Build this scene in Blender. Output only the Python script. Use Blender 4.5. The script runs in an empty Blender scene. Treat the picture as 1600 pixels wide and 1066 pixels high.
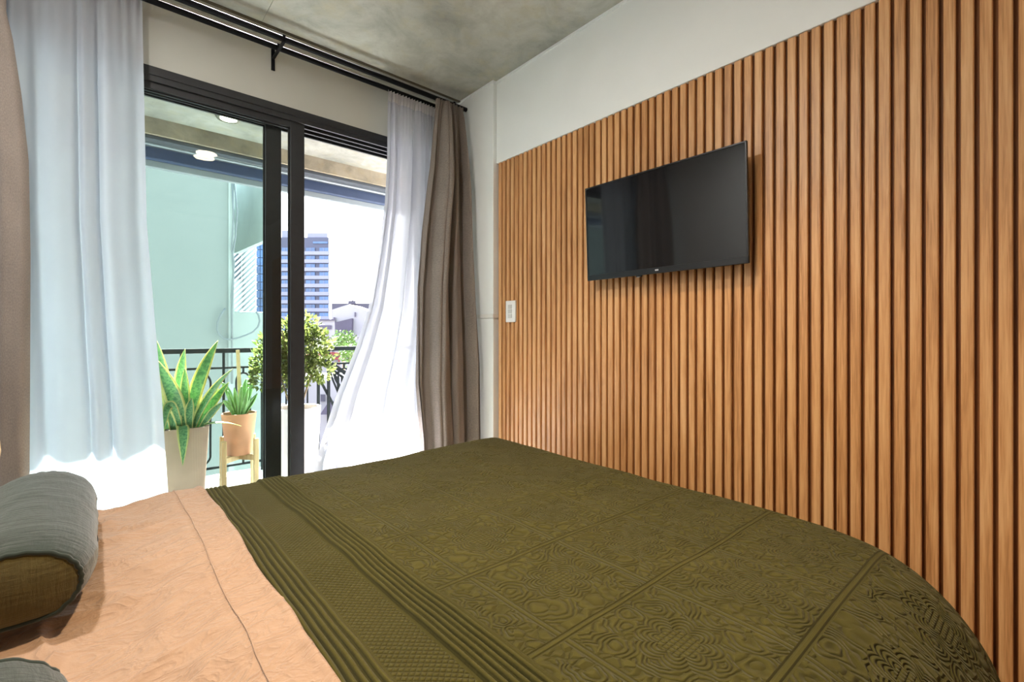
import bpy, math, random
import numpy as np
from mathutils import Vector, Matrix

R = math.radians
random.seed(7)
rng = np.random.default_rng(11)
scene = bpy.context.scene
COL = scene.collection

# ------------------------------------------------------------------ camera, world, lights, exposure
CAMZ = 1.12
F, U0, V0 = 738.0, 800.0, 525.0
YAW = R(41.3)
SN, CS = math.sin(YAW), math.cos(YAW)
cam_data = bpy.data.cameras.new('camera')
cam_data.sensor_width = 36.0
cam_data.lens = 36.0 * F / 1600.0
cam_data.shift_y = -8.0 / 1600.0
cam_data.clip_end = 2000
cam = bpy.data.objects.new('camera', cam_data)
cam.location = (0, 0, CAMZ)
cam.rotation_euler = (R(90), 0, -YAW)
COL.objects.link(cam)
scene.camera = cam

world = bpy.data.worlds.new('world')
scene.world = world
world.use_nodes = True
wn = world.node_tree
wn.nodes.clear()
w_out = wn.nodes.new('ShaderNodeOutputWorld')
w_bg = wn.nodes.new('ShaderNodeBackground')
w_tc = wn.nodes.new('ShaderNodeTexCoord')
w_sep = wn.nodes.new('ShaderNodeSeparateXYZ')
w_ramp = wn.nodes.new('ShaderNodeValToRGB')
w_ramp.color_ramp.elements[0].position = 0.0
w_ramp.color_ramp.elements[0].color = (0.93, 0.93, 0.95, 1)
w_ramp.color_ramp.elements[1].position = 0.9
w_ramp.color_ramp.elements[1].color = (0.62, 0.78, 1.0, 1)
wn.links.new(w_tc.outputs['Generated'], w_sep.inputs[0])
wn.links.new(w_sep.outputs['Z'], w_ramp.inputs[0])
wn.links.new(w_ramp.outputs[0], w_bg.inputs[0])
w_bg.inputs[1].default_value = 2.0
wn.links.new(w_bg.outputs[0], w_out.inputs[0])

sun_data = bpy.data.lights.new('sun', 'SUN')
sun_data.energy = 20.0
sun_data.color = (1.0, 0.97, 0.93)
sun_data.angle = R(0.6)
sun = bpy.data.objects.new('sun', sun_data)
sun.rotation_euler = Vector((-0.22, -0.90, -1.02)).to_track_quat('-Z', 'Y').to_euler()
COL.objects.link(sun)

LAMP_POWER = 11.5          # warm ceiling lamps of the bedroom (built with their fittings below)
NEUTRAL_FILL_POWER = 7.0  # power of the added neutral fill light
LAMP_COLOR = (1.0, 0.78, 0.52)
scene.view_settings.view_transform = 'Standard'
scene.view_settings.look = 'None'
scene.view_settings.gamma = 1.0
scene.view_settings.use_curve_mapping = False
scene.view_settings.exposure = 2.15
scene.cycles.max_bounces = 14
scene.cycles.diffuse_bounces = 8
scene.cycles.transparent_max_bounces = 24
scene.cycles.caustics_reflective = False
scene.cycles.caustics_refractive = False
scene.cycles.sample_clamp_indirect = 6.0


def at(u, v, Y):
    """point of the world seen at photo pixel u,v on the vertical plane y=Y"""
    a = (u - U0) / F
    t = Y / (CS - SN * a)
    return Vector((t * (SN + CS * a), Y, CAMZ + (V0 - v) / F * t))


def atx(u, v, X):
    a = (u - U0) / F
    t = X / (SN + CS * a)
    return Vector((X, t * (CS - SN * a), CAMZ + (V0 - v) / F * t))


def att(u, v, t):
    a = (u - U0) / F
    return Vector((t * (SN + CS * a), t * (CS - SN * a), CAMZ + (V0 - v) / F * t))


# ------------------------------------------------------------------ node helpers / materials
def srgb(r, g, b):
    f = lambda c: c / 12.92 if c <= 0.04045 else ((c + 0.055) / 1.055) ** 2.4
    return (f(r / 255), f(g / 255), f(b / 255), 1.0)


class NT:
    def __init__(s, name):
        s.m = bpy.data.materials.new(name)
        s.m.use_nodes = True
        s.t = s.m.node_tree
        s.t.nodes.clear()
        s.out = s.t.nodes.new('ShaderNodeOutputMaterial')

    def n(s, kind, **kw):
        nd = s.t.nodes.new('ShaderNode' + kind)
        for k, v in kw.items():
            setattr(nd, k, v)
        return nd

    def link(s, a, b):
        s.t.links.new(a, b)

    def set(s, sock, v):
        if isinstance(v, bpy.types.NodeSocket):
            s.link(v, sock)
        elif v is not None:
            sock.default_value = v

    def math(s, op, a, b=None, c=None, clamp=False):
        nd = s.n('Math', operation=op)
        nd.use_clamp = clamp
        s.set(nd.inputs[0], a)
        s.set(nd.inputs[1], b)
        s.set(nd.inputs[2], c)
        return nd.outputs[0]

    def coord(s, which='Object', scale=(1, 1, 1), loc=(0, 0, 0), rnd=0.0):
        tc = s.n('TexCoord')
        mp = s.n('Mapping')
        s.link(tc.outputs[which], mp.inputs[0])
        mp.inputs['Scale'].default_value = scale
        mp.inputs['Location'].default_value = loc
        if rnd:
            oi = s.n('ObjectInfo')
            cb = s.n('CombineXYZ')
            k = s.math('MULTIPLY', oi.outputs['Random'], rnd)
            for i in range(3):
                s.link(k, cb.inputs[i])
            s.link(cb.outputs[0], mp.inputs['Location'])
        return mp.outputs[0]

    def noise(s, vec, scale=5.0, detail=4.0, rough=0.55, dist=0.0):
        nd = s.n('TexNoise')
        s.link(vec, nd.inputs['Vector'])
        nd.inputs['Scale'].default_value = scale
        nd.inputs['Detail'].default_value = detail
        nd.inputs['Roughness'].default_value = rough
        nd.inputs['Distortion'].default_value = dist
        return nd

    def ramp(s, fac, stops):
        nd = s.n('ValToRGB')
        cr = nd.color_ramp
        while len(cr.elements) < len(stops):
            cr.elements.new(0.5)
        for e, (p, c) in zip(cr.elements, stops):
            e.position = p
            e.color = c
        s.link(fac, nd.inputs[0])
        return nd.outputs[0]

    def mix(s, fac, a, b, blend='MIX'):
        nd = s.n('Mix', data_type='RGBA', blend_type=blend)
        s.set(nd.inputs[0], fac)
        s.set(nd.inputs[6], a)
        s.set(nd.inputs[7], b)
        return nd.outputs[2]

    def bump(s, h, strength=0.3, dist=0.01, normal=None):
        nd = s.n('Bump')
        nd.inputs['Strength'].default_value = strength
        nd.inputs['Distance'].default_value = dist
        s.link(h, nd.inputs['Height'])
        if normal is not None:
            s.link(normal, nd.inputs['Normal'])
        return nd.outputs[0]

    def principled(s, color, rough=0.6, normal=None, spec=0.5, metallic=0.0, **kw):
        p = s.n('BsdfPrincipled')
        s.set(p.inputs['Base Color'], color)
        s.set(p.inputs['Roughness'], rough)
        s.set(p.inputs['Specular IOR Level'], spec)
        s.set(p.inputs['Metallic'], metallic)
        for k, v in kw.items():
            s.set(p.inputs[k.replace('_', ' ')], v)
        if normal is not None:
            s.link(normal, p.inputs['Normal'])
        return p

    def done(s, shader):
        s.link(shader.outputs[0] if hasattr(shader, 'outputs') else shader, s.out.inputs[0])
        return s.m


def simple(name, c, rough=0.6, var=0.08, scale=12.0, bump=0.05, metallic=0.0, spec=0.5, rnd=0.0):
    t = NT(name)
    v = t.coord('Object', rnd=rnd)
    nz = t.noise(v, scale, 4)
    dark = tuple(x * (1 - var) for x in c[:3]) + (1,)
    lite = tuple(min(1, x * (1 + var)) for x in c[:3]) + (1,)
    col = t.ramp(nz.outputs[0], [(0.3, dark), (0.7, lite)])
    nrm = t.bump(nz.outputs[0], bump, 0.01) if bump else None
    return t.done(t.principled(col, rough, nrm, spec, metallic))


def emit(name, c, strength):
    t = NT(name)
    e = t.n('Emission')
    e.inputs[0].default_value = c
    e.inputs[1].default_value = strength
    return t.done(e)


def concrete(name, base, k=1.0, scale=1.0):
    t = NT(name)
    v = t.coord('Object')
    n1 = t.noise(v, 1.6 * scale, 6, 0.6, 0.4)
    n2 = t.noise(v, 9 * scale, 5, 0.6)
    n3 = t.noise(v, 60 * scale, 3, 0.6)
    d = tuple(x * 0.62 for x in base[:3]) + (1,)
    l = tuple(min(1, x * 1.25) for x in base[:3]) + (1,)
    c1 = t.ramp(n1.outputs[0], [(0.32, d), (0.55, base), (0.72, l)])
    n4 = t.noise(v, 4.5 * scale, 6, 0.65, 0.8)
    c1 = t.mix(0.6, c1, t.ramp(n4.outputs[0], [(0.36, (0.62, 0.62, 0.60, 1)), (0.58, (1, 1, 1, 1))]), 'MULTIPLY')
    warm = (base[0] * 0.92, base[1] * 0.84, base[2] * 0.62, 1)
    st = t.ramp(n2.outputs[0], [(0.5, (0, 0, 0, 1)), (0.72, (0.55, 0.55, 0.55, 1))])
    c2 = t.mix(st, c1, warm)
    sp = t.ramp(n3.outputs[0], [(0.28, (0.8, 0.8, 0.8, 1)), (0.4, (1, 1, 1, 1))])
    c3 = t.mix(0.5 * k, c2, sp, 'MULTIPLY')
    nrm = t.bump(n3.outputs[0], 0.12, 0.004)
    return t.done(t.principled(c3, 0.85, nrm, 0.25))


def wood(name, c0, c1, c2, vertical=True, rnd=40.0, rough=0.55, spec=0.35):
    t = NT(name)
    sc = (26, 26, 1.2) if vertical else (3, 3, 3)
    v = t.coord('Object', scale=sc, rnd=rnd)
    n1 = t.noise(v, 1.5, 5, 0.6, 0.6)
    v2 = t.coord('Object', scale=(160, 160, 5) if vertical else (14, 14, 14), rnd=rnd)
    n2 = t.noise(v2, 1.6, 3, 0.6)
    v3 = t.coord('Object', scale=(3, 3, 2.5), rnd=rnd * 3)
    n3 = t.noise(v3, 1.0, 3, 0.5)
    oi = t.n('ObjectInfo')
    f = t.math('ADD', t.math('MULTIPLY', n1.outputs[0], 0.62), t.math('MULTIPLY', n2.outputs[0], 0.38))
    f = t.math('ADD', f, t.math('MULTIPLY', t.math('SUBTRACT', oi.outputs['Random'], 0.5), 0.10))
    f = t.math('ADD', f, t.math('MULTIPLY', t.math('SUBTRACT', n3.outputs[0], 0.5), 0.12))
    col = t.ramp(f, [(0.34, c0), (0.48, c1), (0.63, c2)])
    nrm = t.bump(n2.outputs[0], 0.12, 0.002)
    return t.done(t.principled(col, rough, nrm, spec))


def glass_mat(name, tint):
    t = NT(name)
    tr = t.n('BsdfTransparent')
    tr.inputs[0].default_value = tint
    gl = t.n('BsdfGlossy')
    gl.inputs['Roughness'].default_value = 0.0
    fr = t.n('Fresnel')
    fr.inputs[0].default_value = 1.5
    mx = t.n('MixShader')
    t.link(fr.outputs[0], mx.inputs[0])
    t.link(tr.outputs[0], mx.inputs[1])
    t.link(gl.outputs[0], mx.inputs[2])
    return t.done(mx)


def fabric(name, c, thread=900.0, var=0.12, rough=0.9, trans=None, transp=0.0, sheen=0.3, slub=(1, 1, 1)):
    t = NT(name)
    v = t.coord('UV', scale=slub)
    n1 = t.noise(v, 14, 4, 0.6)
    n2 = t.noise(v, thread, 2, 0.6)
    d = tuple(x * (1 - var) for x in c[:3]) + (1,)
    l = tuple(min(1, x * (1 + var)) for x in c[:3]) + (1,)
    f = t.math('ADD', t.math('MULTIPLY', n1.outputs[0], 0.35), t.math('MULTIPLY', n2.outputs[0], 0.65))
    col = t.ramp(f, [(0.32, d), (0.68, l)])
    nrm = t.bump(n2.outputs[0], 0.2, 0.001)
    p = t.principled(col, rough, nrm, 0.15, 0.0, Sheen_Weight=sheen)
    if trans is None:
        return t.done(p)
    tl = t.n('BsdfTranslucent')
    t.link(col, tl.inputs[0])
    m1 = t.n('MixShader')
    m1.inputs[0].default_value = trans
    t.link(p.outputs[0], m1.inputs[1])
    t.link(tl.outputs[0], m1.inputs[2])
    if not transp:
        return t.done(m1)
    tb = t.n('BsdfTransparent')
    tb.inputs[0].default_value = (0.97, 0.97, 0.99, 1)
    # a fine open weave: seen at a slant the threads close up
    lw = t.n('LayerWeight')
    lw.inputs[0].default_value = 0.3
    fac = t.math('SUBTRACT', 1.0 - transp, t.math('MULTIPLY', lw.outputs['Facing'], -0.35), clamp=True)
    m2 = t.n('MixShader')
    t.link(fac, m2.inputs[0])
    t.link(tb.outputs[0], m2.inputs[1])
    t.link(m1.outputs[0], m2.inputs[2])
    return t.done(m2)


M = {}
M['wall'] = simple('white_wall_paint', srgb(238, 242, 243), 0.75, 0.02, 3.0, 0.03)
M['wall_grey'] = simple('warm_grey_wall_paint', srgb(204, 206, 200), 0.8, 0.03, 3.0, 0.03)
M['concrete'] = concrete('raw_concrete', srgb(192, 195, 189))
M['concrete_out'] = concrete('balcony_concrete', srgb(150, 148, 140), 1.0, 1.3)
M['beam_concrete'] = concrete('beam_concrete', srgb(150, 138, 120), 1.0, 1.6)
M['floor_wood'] = wood('floor_boards', srgb(180, 162, 138), srgb(196, 178, 154), srgb(208, 192, 170), False)
M['slat'] = wood('slat_wood', srgb(162, 110, 64), srgb(205, 151, 98), srgb(224, 176, 124), rough=0.42, spec=0.5)
M['slat_back'] = wood('slat_backing', srgb(84, 50, 24), srgb(108, 66, 32), srgb(126, 80, 42))
M['black_metal'] = simple('black_powder_coat', srgb(44, 46, 50), 0.42, 0.1, 30, 0.03)
M['rod'] = simple('black_rod_metal', srgb(24, 25, 30), 0.6, 0.05, 30, 0.0, 0.0, 0.12)
M['rail_metal'] = simple('dark_grey_iron', srgb(26, 30, 32), 0.85, 0.1, 30, 0.04, 0.0, 0.1)
M['glass_a'] = glass_mat('clear_green_tint_glass', (0.93, 0.98, 0.965, 1))
M['glass_b'] = glass_mat('green_tint_glass', (0.82, 0.96, 0.92, 1))
M['gasket'] = simple('black_gasket', srgb(16, 17, 18), 0.6, 0.05, 20, 0)
M['sheer'] = fabric('white_voile', srgb(206, 208, 218), 1500, 0.03, 0.95, 0.6, 0.075, 0.0)
M['drape'] = fabric('taupe_linen', srgb(136, 126, 119), 420, 0.22, 0.95, 0.04, 0.0, 0.25, (1, 0.35, 1))
M['tape'] = fabric('white_heading_tape', srgb(226, 224, 226), 1500, 0.03, 0.95, 0.4, 0.0, 0.0)
M['white_plastic'] = simple('white_plastic', srgb(232, 232, 230), 0.35, 0.02, 10, 0)
M['grey_plastic'] = simple('pale_grey_plastic', srgb(205, 205, 202), 0.4, 0.02, 10, 0)
M['tv_body'] = simple('black_tv_plastic', srgb(24, 25, 28), 0.3, 0.05, 40, 0.0)
M['logo'] = simple('silver_logo', srgb(225, 226, 230), 0.35, 0.02, 10, 0, 0.2)
t = NT('tv_screen_glass')
M['screen'] = t.done(t.principled(srgb(22, 23, 26), 0.05, None, 0.55, 0.0))
M['mattress'] = fabric('white_mattress_cloth', srgb(226, 222, 214), 900)
M['bed_wood'] = wood('bed_base_wood', srgb(92, 66, 44), srgb(116, 86, 58), srgb(138, 104, 72), False)
M['terracotta'] = simple('terracotta_clay', srgb(150, 104, 78), 0.85, 0.14, 9, 0.1)
M['pot_grey'] = simple('grey_brown_pot', srgb(186, 150, 132), 0.8, 0.12, 7, 0.08)
M['pot_white'] = simple('white_pot', srgb(228, 226, 222), 0.7, 0.03, 6, 0.03)
M['soil'] = simple('potting_soil', srgb(70, 52, 40), 0.95, 0.4, 60, 0.6)
M['stand_wood'] = wood('pale_pine', srgb(134, 112, 80), srgb(152, 128, 94), srgb(166, 144, 110))
M['stake'] = simple('weathered_stake', srgb(172, 148, 112), 0.85, 0.2, 30, 0.2)
M['bark'] = simple('grey_bark', srgb(136, 122, 98), 0.9, 0.2, 40, 0.3)
M['aloe'] = simple('aloe_green', srgb(100, 136, 80), 0.45, 0.2, 30, 0.05)
M['balcony_tile'] = simple('pale_balcony_floor', srgb(222, 220, 212), 0.6, 0.05, 4, 0.03)
M['curb'] = simple('white_curb_paint', srgb(226, 226, 222), 0.7, 0.03, 4, 0.03)
M['pvc_blue'] = simple('blue_grey_awning_cloth', srgb(46, 58, 84), 0.6, 0.1, 14, 0.03)
M['pvc_grey'] = simple('grey_awning_box', srgb(58, 62, 68), 0.5, 0.06, 14, 0.02)
M['pvc_white'] = simple('white_awning_trim', srgb(120, 126, 130), 0.5, 0.04, 14, 0.02)
M['party'] = simple('pale_render', srgb(84, 91, 87), 0.85, 0.04, 1.2, 0.02)
M['party_grey'] = simple('stained_render', srgb(112, 121, 116), 0.85, 0.12, 2.2, 0.05)
M['fin'] = simple('light_render', srgb(150, 160, 154), 0.85, 0.10, 2.2, 0.05)
M['cable'] = simple('grey_cable', srgb(70, 78, 78), 0.6, 0.05, 10, 0)
M['lattice_white'] = simple('white_lattice', srgb(128, 136, 136), 0.7, 0.03, 3, 0)
M['lattice_dark'] = simple('dark_opening', srgb(50, 62, 70), 0.5, 0.2, 1, 0)
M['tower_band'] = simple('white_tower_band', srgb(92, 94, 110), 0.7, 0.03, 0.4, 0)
M['tower_dark'] = simple('slate_tower_wall', srgb(32, 37, 58), 0.6, 0.05, 0.3, 0)
M['tower_glass'] = simple('blue_tower_glass', srgb(38, 66, 100), 0.5, 0.35, 0.25, 0)
M['curtain_glass'] = simple('blue_curtain_wall', srgb(28, 58, 94), 0.5, 0.4, 0.2, 0)
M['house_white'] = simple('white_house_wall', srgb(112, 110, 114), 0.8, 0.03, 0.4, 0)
M['house_grey'] = simple('lilac_grey_wall', srgb(52, 47, 62), 0.8, 0.12, 0.5, 0)
M['roof_grey'] = simple('grey_far_roof', srgb(46, 44, 56), 0.8, 0.1, 0.5, 0)
M['red_paint'] = simple('red_shop_paint', srgb(96, 26, 32), 0.7, 0.06, 0.6, 0)
M['street'] = simple('pale_street', srgb(96, 93, 96), 0.9, 0.08, 0.1, 0)
M['tree'] = simple('sunlit_leaves', srgb(80, 108, 36), 0.6, 0.3, 1.2, 0)
M['lamp_white'] = emit('lamp_diffuser', (1.0, 0.80, 0.52, 1), 14.0)
M['balcony_lamp'] = emit('balcony_lamp_diffuser', (1.0, 0.90, 0.66, 1), 5.0)
M['nickel'] = simple('brushed_nickel', srgb(176, 168, 150), 0.35, 0.05, 30, 0, 0.9)
M['oak_vase'] = simple('pale_beech', srgb(206, 172, 124), 0.5, 0.12, 8, 0.03)


# quilted bedspread: stitched relief in the cloth's own coordinates (metres)
def quilt_mat():
    t = NT('olive_quilt')
    tc = t.n('TexCoord')
    sep = t.n('SeparateXYZ')
    t.link(tc.outputs['UV'], sep.inputs[0])
    x, y = sep.outputs[0], sep.outputs[1]
    # waffle diamonds
    k = math.pi / 0.0125
    a = t.math('SINE', t.math('MULTIPLY', t.math('ADD', x, y), k))
    b = t.math('SINE', t.math('MULTIPLY', t.math('SUBTRACT', x, y), k))
    waffle = t.math('MULTIPLY', t.math('POWER', t.math('ABSOLUTE', a), 0.6), t.math('POWER', t.math('ABSOLUTE', b), 0.6))
    in1 = t.math('MULTIPLY', t.math('GREATER_THAN', x, 0.328), t.math('LESS_THAN', x, 0.412))
    # field: echo lines round scattered motifs
    uv = t.coord('UV')
    wz = t.noise(uv, 16, 2, 0.5)
    vadd = t.n('VectorMath', operation='MULTIPLY_ADD')
    t.link(wz.outputs['Color'], vadd.inputs[0])
    vadd.inputs[1].default_value = (0.05, 0.05, 0.0)
    t.link(uv, vadd.inputs[2])
    vo = t.n('TexVoronoi', feature='F1')
    vo.inputs['Scale'].default_value = 15
    t.link(vadd.outputs[0], vo.inputs['Vector'])
    dist = vo.outputs['Distance']
    echo = t.math('SINE', t.math('MULTIPLY', dist, 2 * math.pi * 7.5))
    echo = t.math('MULTIPLY_ADD', echo, 0.5, 0.5)
    echo = t.math('POWER', echo, 0.55)
    # leaves and stems crossing the echoes
    vo2 = t.n('TexVoronoi', feature='DISTANCE_TO_EDGE')
    vo2.inputs['Scale'].default_value = 46
    t.link(vadd.outputs[0], vo2.inputs['Vector'])
    edge = t.math('MULTIPLY', vo2.outputs['Distance'], 4.5, clamp=True)
    n5 = t.noise(uv, 10, 1, 0.5)
    pick = t.math('GREATER_THAN', n5.outputs[0], 0.56)
    # small grid patches
    gk = math.pi / 0.010
    gx = t.math('POWER', t.math('ABSOLUTE', t.math('SINE', t.math('MULTIPLY', x, gk))), 0.4)
    gy = t.math('POWER', t.math('ABSOLUTE', t.math('SINE', t.math('MULTIPLY', y, gk))), 0.4)
    gridp = t.math('MULTIPLY', gx, gy)
    tx = t.math('SUBTRACT', t.math('FRACT', t.math('DIVIDE', t.math('SUBTRACT', x, 0.578), 0.262)), 0.5)
    ty = t.math('SUBTRACT', t.math('FRACT', t.math('DIVIDE', t.math('SUBTRACT', y, 0.53), 0.265)), 0.5)
    rr = t.math('SQRT', t.math('ADD', t.math('MULTIPLY', tx, tx), t.math('MULTIPLY', ty, ty)))
    incentre = t.math('LESS_THAN', rr, 0.13)
    petal_r = t.math('SUBTRACT', rr, t.math('MULTIPLY', t.math('ABSOLUTE', t.math('SINE', t.math('MULTIPLY', t.math('ARCTAN2', ty, tx), 4.0))), 0.05))
    petals = t.math('POWER', t.math('MULTIPLY_ADD', t.math('SINE', t.math('MULTIPLY', petal_r, 2 * math.pi / 0.036)), 0.5, 0.5), 0.55)
    ring = t.math('MULTIPLY', t.math('GREATER_THAN', rr, 0.13), t.math('LESS_THAN', rr, 0.27))
    body = t.math('ADD', t.math('MULTIPLY', echo, t.math('SUBTRACT', 1.0, pick)), t.math('MULTIPLY', edge, pick))
    body = t.math('ADD', t.math('MULTIPLY', body, t.math('SUBTRACT', 1.0, ring)), t.math('MULTIPLY', petals, ring))
    body = t.math('ADD', t.math('MULTIPLY', body, t.math('SUBTRACT', 1.0, incentre)), t.math('MULTIPLY', gridp, incentre))
    # double seams of the square blocks
    def seam(tt, size):
        d = t.math('MULTIPLY', t.math('SUBTRACT', 0.5, t.math('ABSOLUTE', tt)), size)
        l1 = t.math('ABSOLUTE', t.math('SUBTRACT', d, 0.0055))
        g = t.math('DIVIDE', l1, 0.0032, clamp=True)
        inside = t.math('LESS_THAN', d, 0.0087)
        return g, inside
    g1, i1 = seam(tx, 0.262)
    g2, i2 = seam(ty, 0.265)
    body = t.math('ADD', t.math('MULTIPLY', body, t.math('SUBTRACT', 1.0, i1)), t.math('MULTIPLY', g1, t.math('MULTIPLY', i1, 0.9)))
    body = t.math('ADD', t.math('MULTIPLY', body, t.math('SUBTRACT', 1.0, i2)), t.math('MULTIPLY', g2, t.math('MULTIPLY', i2, 0.9)))
    infield = t.math('GREATER_THAN', x, 0.503)
    # cross-stitch puckers on the ridges
    puck = t.noise(t.coord('UV', scale=(40, 240, 1)), 1.0, 2, 0.5)
    ridge = t.math('MULTIPLY', t.math('SUBTRACT', 1.0, t.math('MAXIMUM', infield, in1)), puck.outputs[0])
    h = t.math('ADD', t.math('MULTIPLY', waffle, in1), t.math('MULTIPLY', body, infield))
    def cords(a0, b0, n_):
        m = t.math('MULTIPLY', t.math('GREATER_THAN', x, a0), t.math('LESS_THAN', x, b0))
        sn = t.math('ABSOLUTE', t.math('SINE', t.math('MULTIPLY', t.math('SUBTRACT', x, a0), math.pi * n_ / (b0 - a0))))
        return t.math('MULTIPLY', m, t.math('POWER', sn, 0.7))
    cord = t.math('ADD', cords(0.236, 0.322, 7), cords(0.418, 0.490, 6))
    h = t.math('ADD', h, t.math('ADD', t.math('MULTIPLY', ridge, 0.15), t.math('MULTIPLY', cord, 0.9)))
    fine = t.noise(uv, 900, 2, 0.6)
    h2 = t.math('ADD', h, t.math('MULTIPLY', fine.outputs[0], 0.10))
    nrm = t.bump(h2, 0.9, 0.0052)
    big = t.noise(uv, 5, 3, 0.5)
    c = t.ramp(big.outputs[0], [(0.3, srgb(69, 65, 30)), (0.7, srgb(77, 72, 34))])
    # groove shade put into the colour: stitched channels darker than the crests
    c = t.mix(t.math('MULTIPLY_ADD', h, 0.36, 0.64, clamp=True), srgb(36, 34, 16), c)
    return t.done(t.principled(c, 0.95, nrm, 0.1, 0.0, Sheen_Weight=0.13, Sheen_Roughness=0.45, Sheen_Tint=srgb(225, 220, 185)))


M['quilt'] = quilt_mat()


def linen(name, c, crease=1.0, scale=1.0, dark=0.12):
    t = NT(name)
    uv = t.coord('UV')
    n1 = t.noise(uv, 10 * scale, 5, 0.55, 0.8)
    n2 = t.noise(uv, 38 * scale, 4, 0.6, 0.6)
    n3 = t.noise(uv, 1300, 2, 0.6)
    h = t.math('ADD', t.math('MULTIPLY', n1.outputs[0], 1.0), t.math('MULTIPLY', n2.outputs[0], 0.4))
    n4 = t.noise(t.coord('UV', scale=(1, 1.7, 1)), 13 * scale, 3, 0.5, 1.2)
    rdg = t.math('SUBTRACT', 1.0, t.math('ABSOLUTE', t.math('MULTIPLY_ADD', n4.outputs[0], 4.0, -2.0)), clamp=True)
    h = t.math('ADD', h, t.math('MULTIPLY', t.math('POWER', rdg, 3.0), 0.45))
    h = t.math('ADD', h, t.math('MULTIPLY', n3.outputs[0], 0.03))
    nrm = t.bump(h, 0.5 * crease, 0.016)
    d = tuple(x * (1 - dark) for x in c[:3]) + (1,)
    col = t.ramp(n3.outputs[0], [(0.3, d), (0.7, c)])
    return t.done(t.principled(col, 0.85, nrm, 0.2, 0.0, Sheen_Weight=0.2))


M['sheet'] = linen('peach_cotton', srgb(172, 142, 119), 0.95)
M['teal_pillow'] = linen('pale_teal_cotton', srgb(176, 196, 190), 0.5)


def muslin(name, c):
    t = NT(name)
    uv = t.coord('UV', scale=(1, 1, 1))
    uv2 = t.coord('UV', scale=(120, 18, 1))
    n1 = t.noise(uv2, 1.0, 4, 0.6, 0.3)
    n2 = t.noise(t.coord('UV', scale=(14, 90, 1)), 1.0, 3, 0.6, 0.3)
    n3 = t.noise(uv, 1000, 2, 0.6)
    h = t.math('ADD', t.math('MULTIPLY', n1.outputs[0], 0.7), t.math('MULTIPLY', n2.outputs[0], 0.7))
    h = t.math('ADD', h, t.math('MULTIPLY', n3.outputs[0], 0.1))
    nrm = t.bump(h, 0.55, 0.006)
    d = tuple(x * 0.8 for x in c[:3]) + (1,)
    col = t.ramp(n1.outputs[0], [(0.3, d), (0.7, c)])
    return t.done(t.principled(col, 0.9, nrm, 0.15, 0.0, Sheen_Weight=0.4))


M['bolster'] = muslin('sage_muslin', srgb(42, 52, 46))
M['bolster_end'] = muslin('sage_end_cloth', srgb(84, 74, 36))


def leaf_mat(name, green, green2, edge, band=True):
    t = NT(name)
    tc = t.n('TexCoord')
    sep = t.n('SeparateXYZ')
    t.link(tc.outputs['UV'], sep.inputs[0])
    w = t.math('ABSOLUTE', t.math('MULTIPLY_ADD', sep.outputs[0], 2.0, -1.0))
    nz = t.noise(t.coord('UV', scale=(5, 34, 1), rnd=9.0), 1.0, 3, 0.6, 0.6)
    col = t.ramp(nz.outputs[0], [(0.38, green2), (0.58, green)])
    wob = t.math('ADD', w, t.math('MULTIPLY', t.math('SUBTRACT', nz.outputs[0], 0.5), 0.12))
    f = t.math('GREATER_THAN', wob, 0.70)
    col = t.mix(f, col, edge)
    p = t.principled(col, 0.4, None, 0.5)
    tl = t.n('BsdfTranslucent')
    t.link(col, tl.inputs[0])
    mx = t.n('MixShader')
    mx.inputs[0].default_value = 0.25
    t.link(p.outputs[0], mx.inputs[1])
    t.link(tl.outputs[0], mx.inputs[2])
    return t.done(mx)


M['snake'] = leaf_mat('snake_plant_leaf', srgb(130, 172, 112), srgb(72, 124, 82), srgb(212, 202, 128))


def foliage_mat(name, a, b):
    t = NT(name)
    nz = t.noise(t.coord('Object'), 22, 3, 0.6)
    col = t.ramp(nz.outputs[0], [(0.35, a), (0.65, b)])
    p = t.principled(col, 0.5, None, 0.4)
    tl = t.n('BsdfTranslucent')
    t.link(col, tl.inputs[0])
    mx = t.n('MixShader')
    mx.inputs[0].default_value = 0.4
    t.link(p.outputs[0], mx.inputs[1])
    t.link(tl.outputs[0], mx.inputs[2])
    return t.done(mx)


M['shrub'] = foliage_mat('shrub_leaves', srgb(76, 94, 40), srgb(120, 130, 70))


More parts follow.
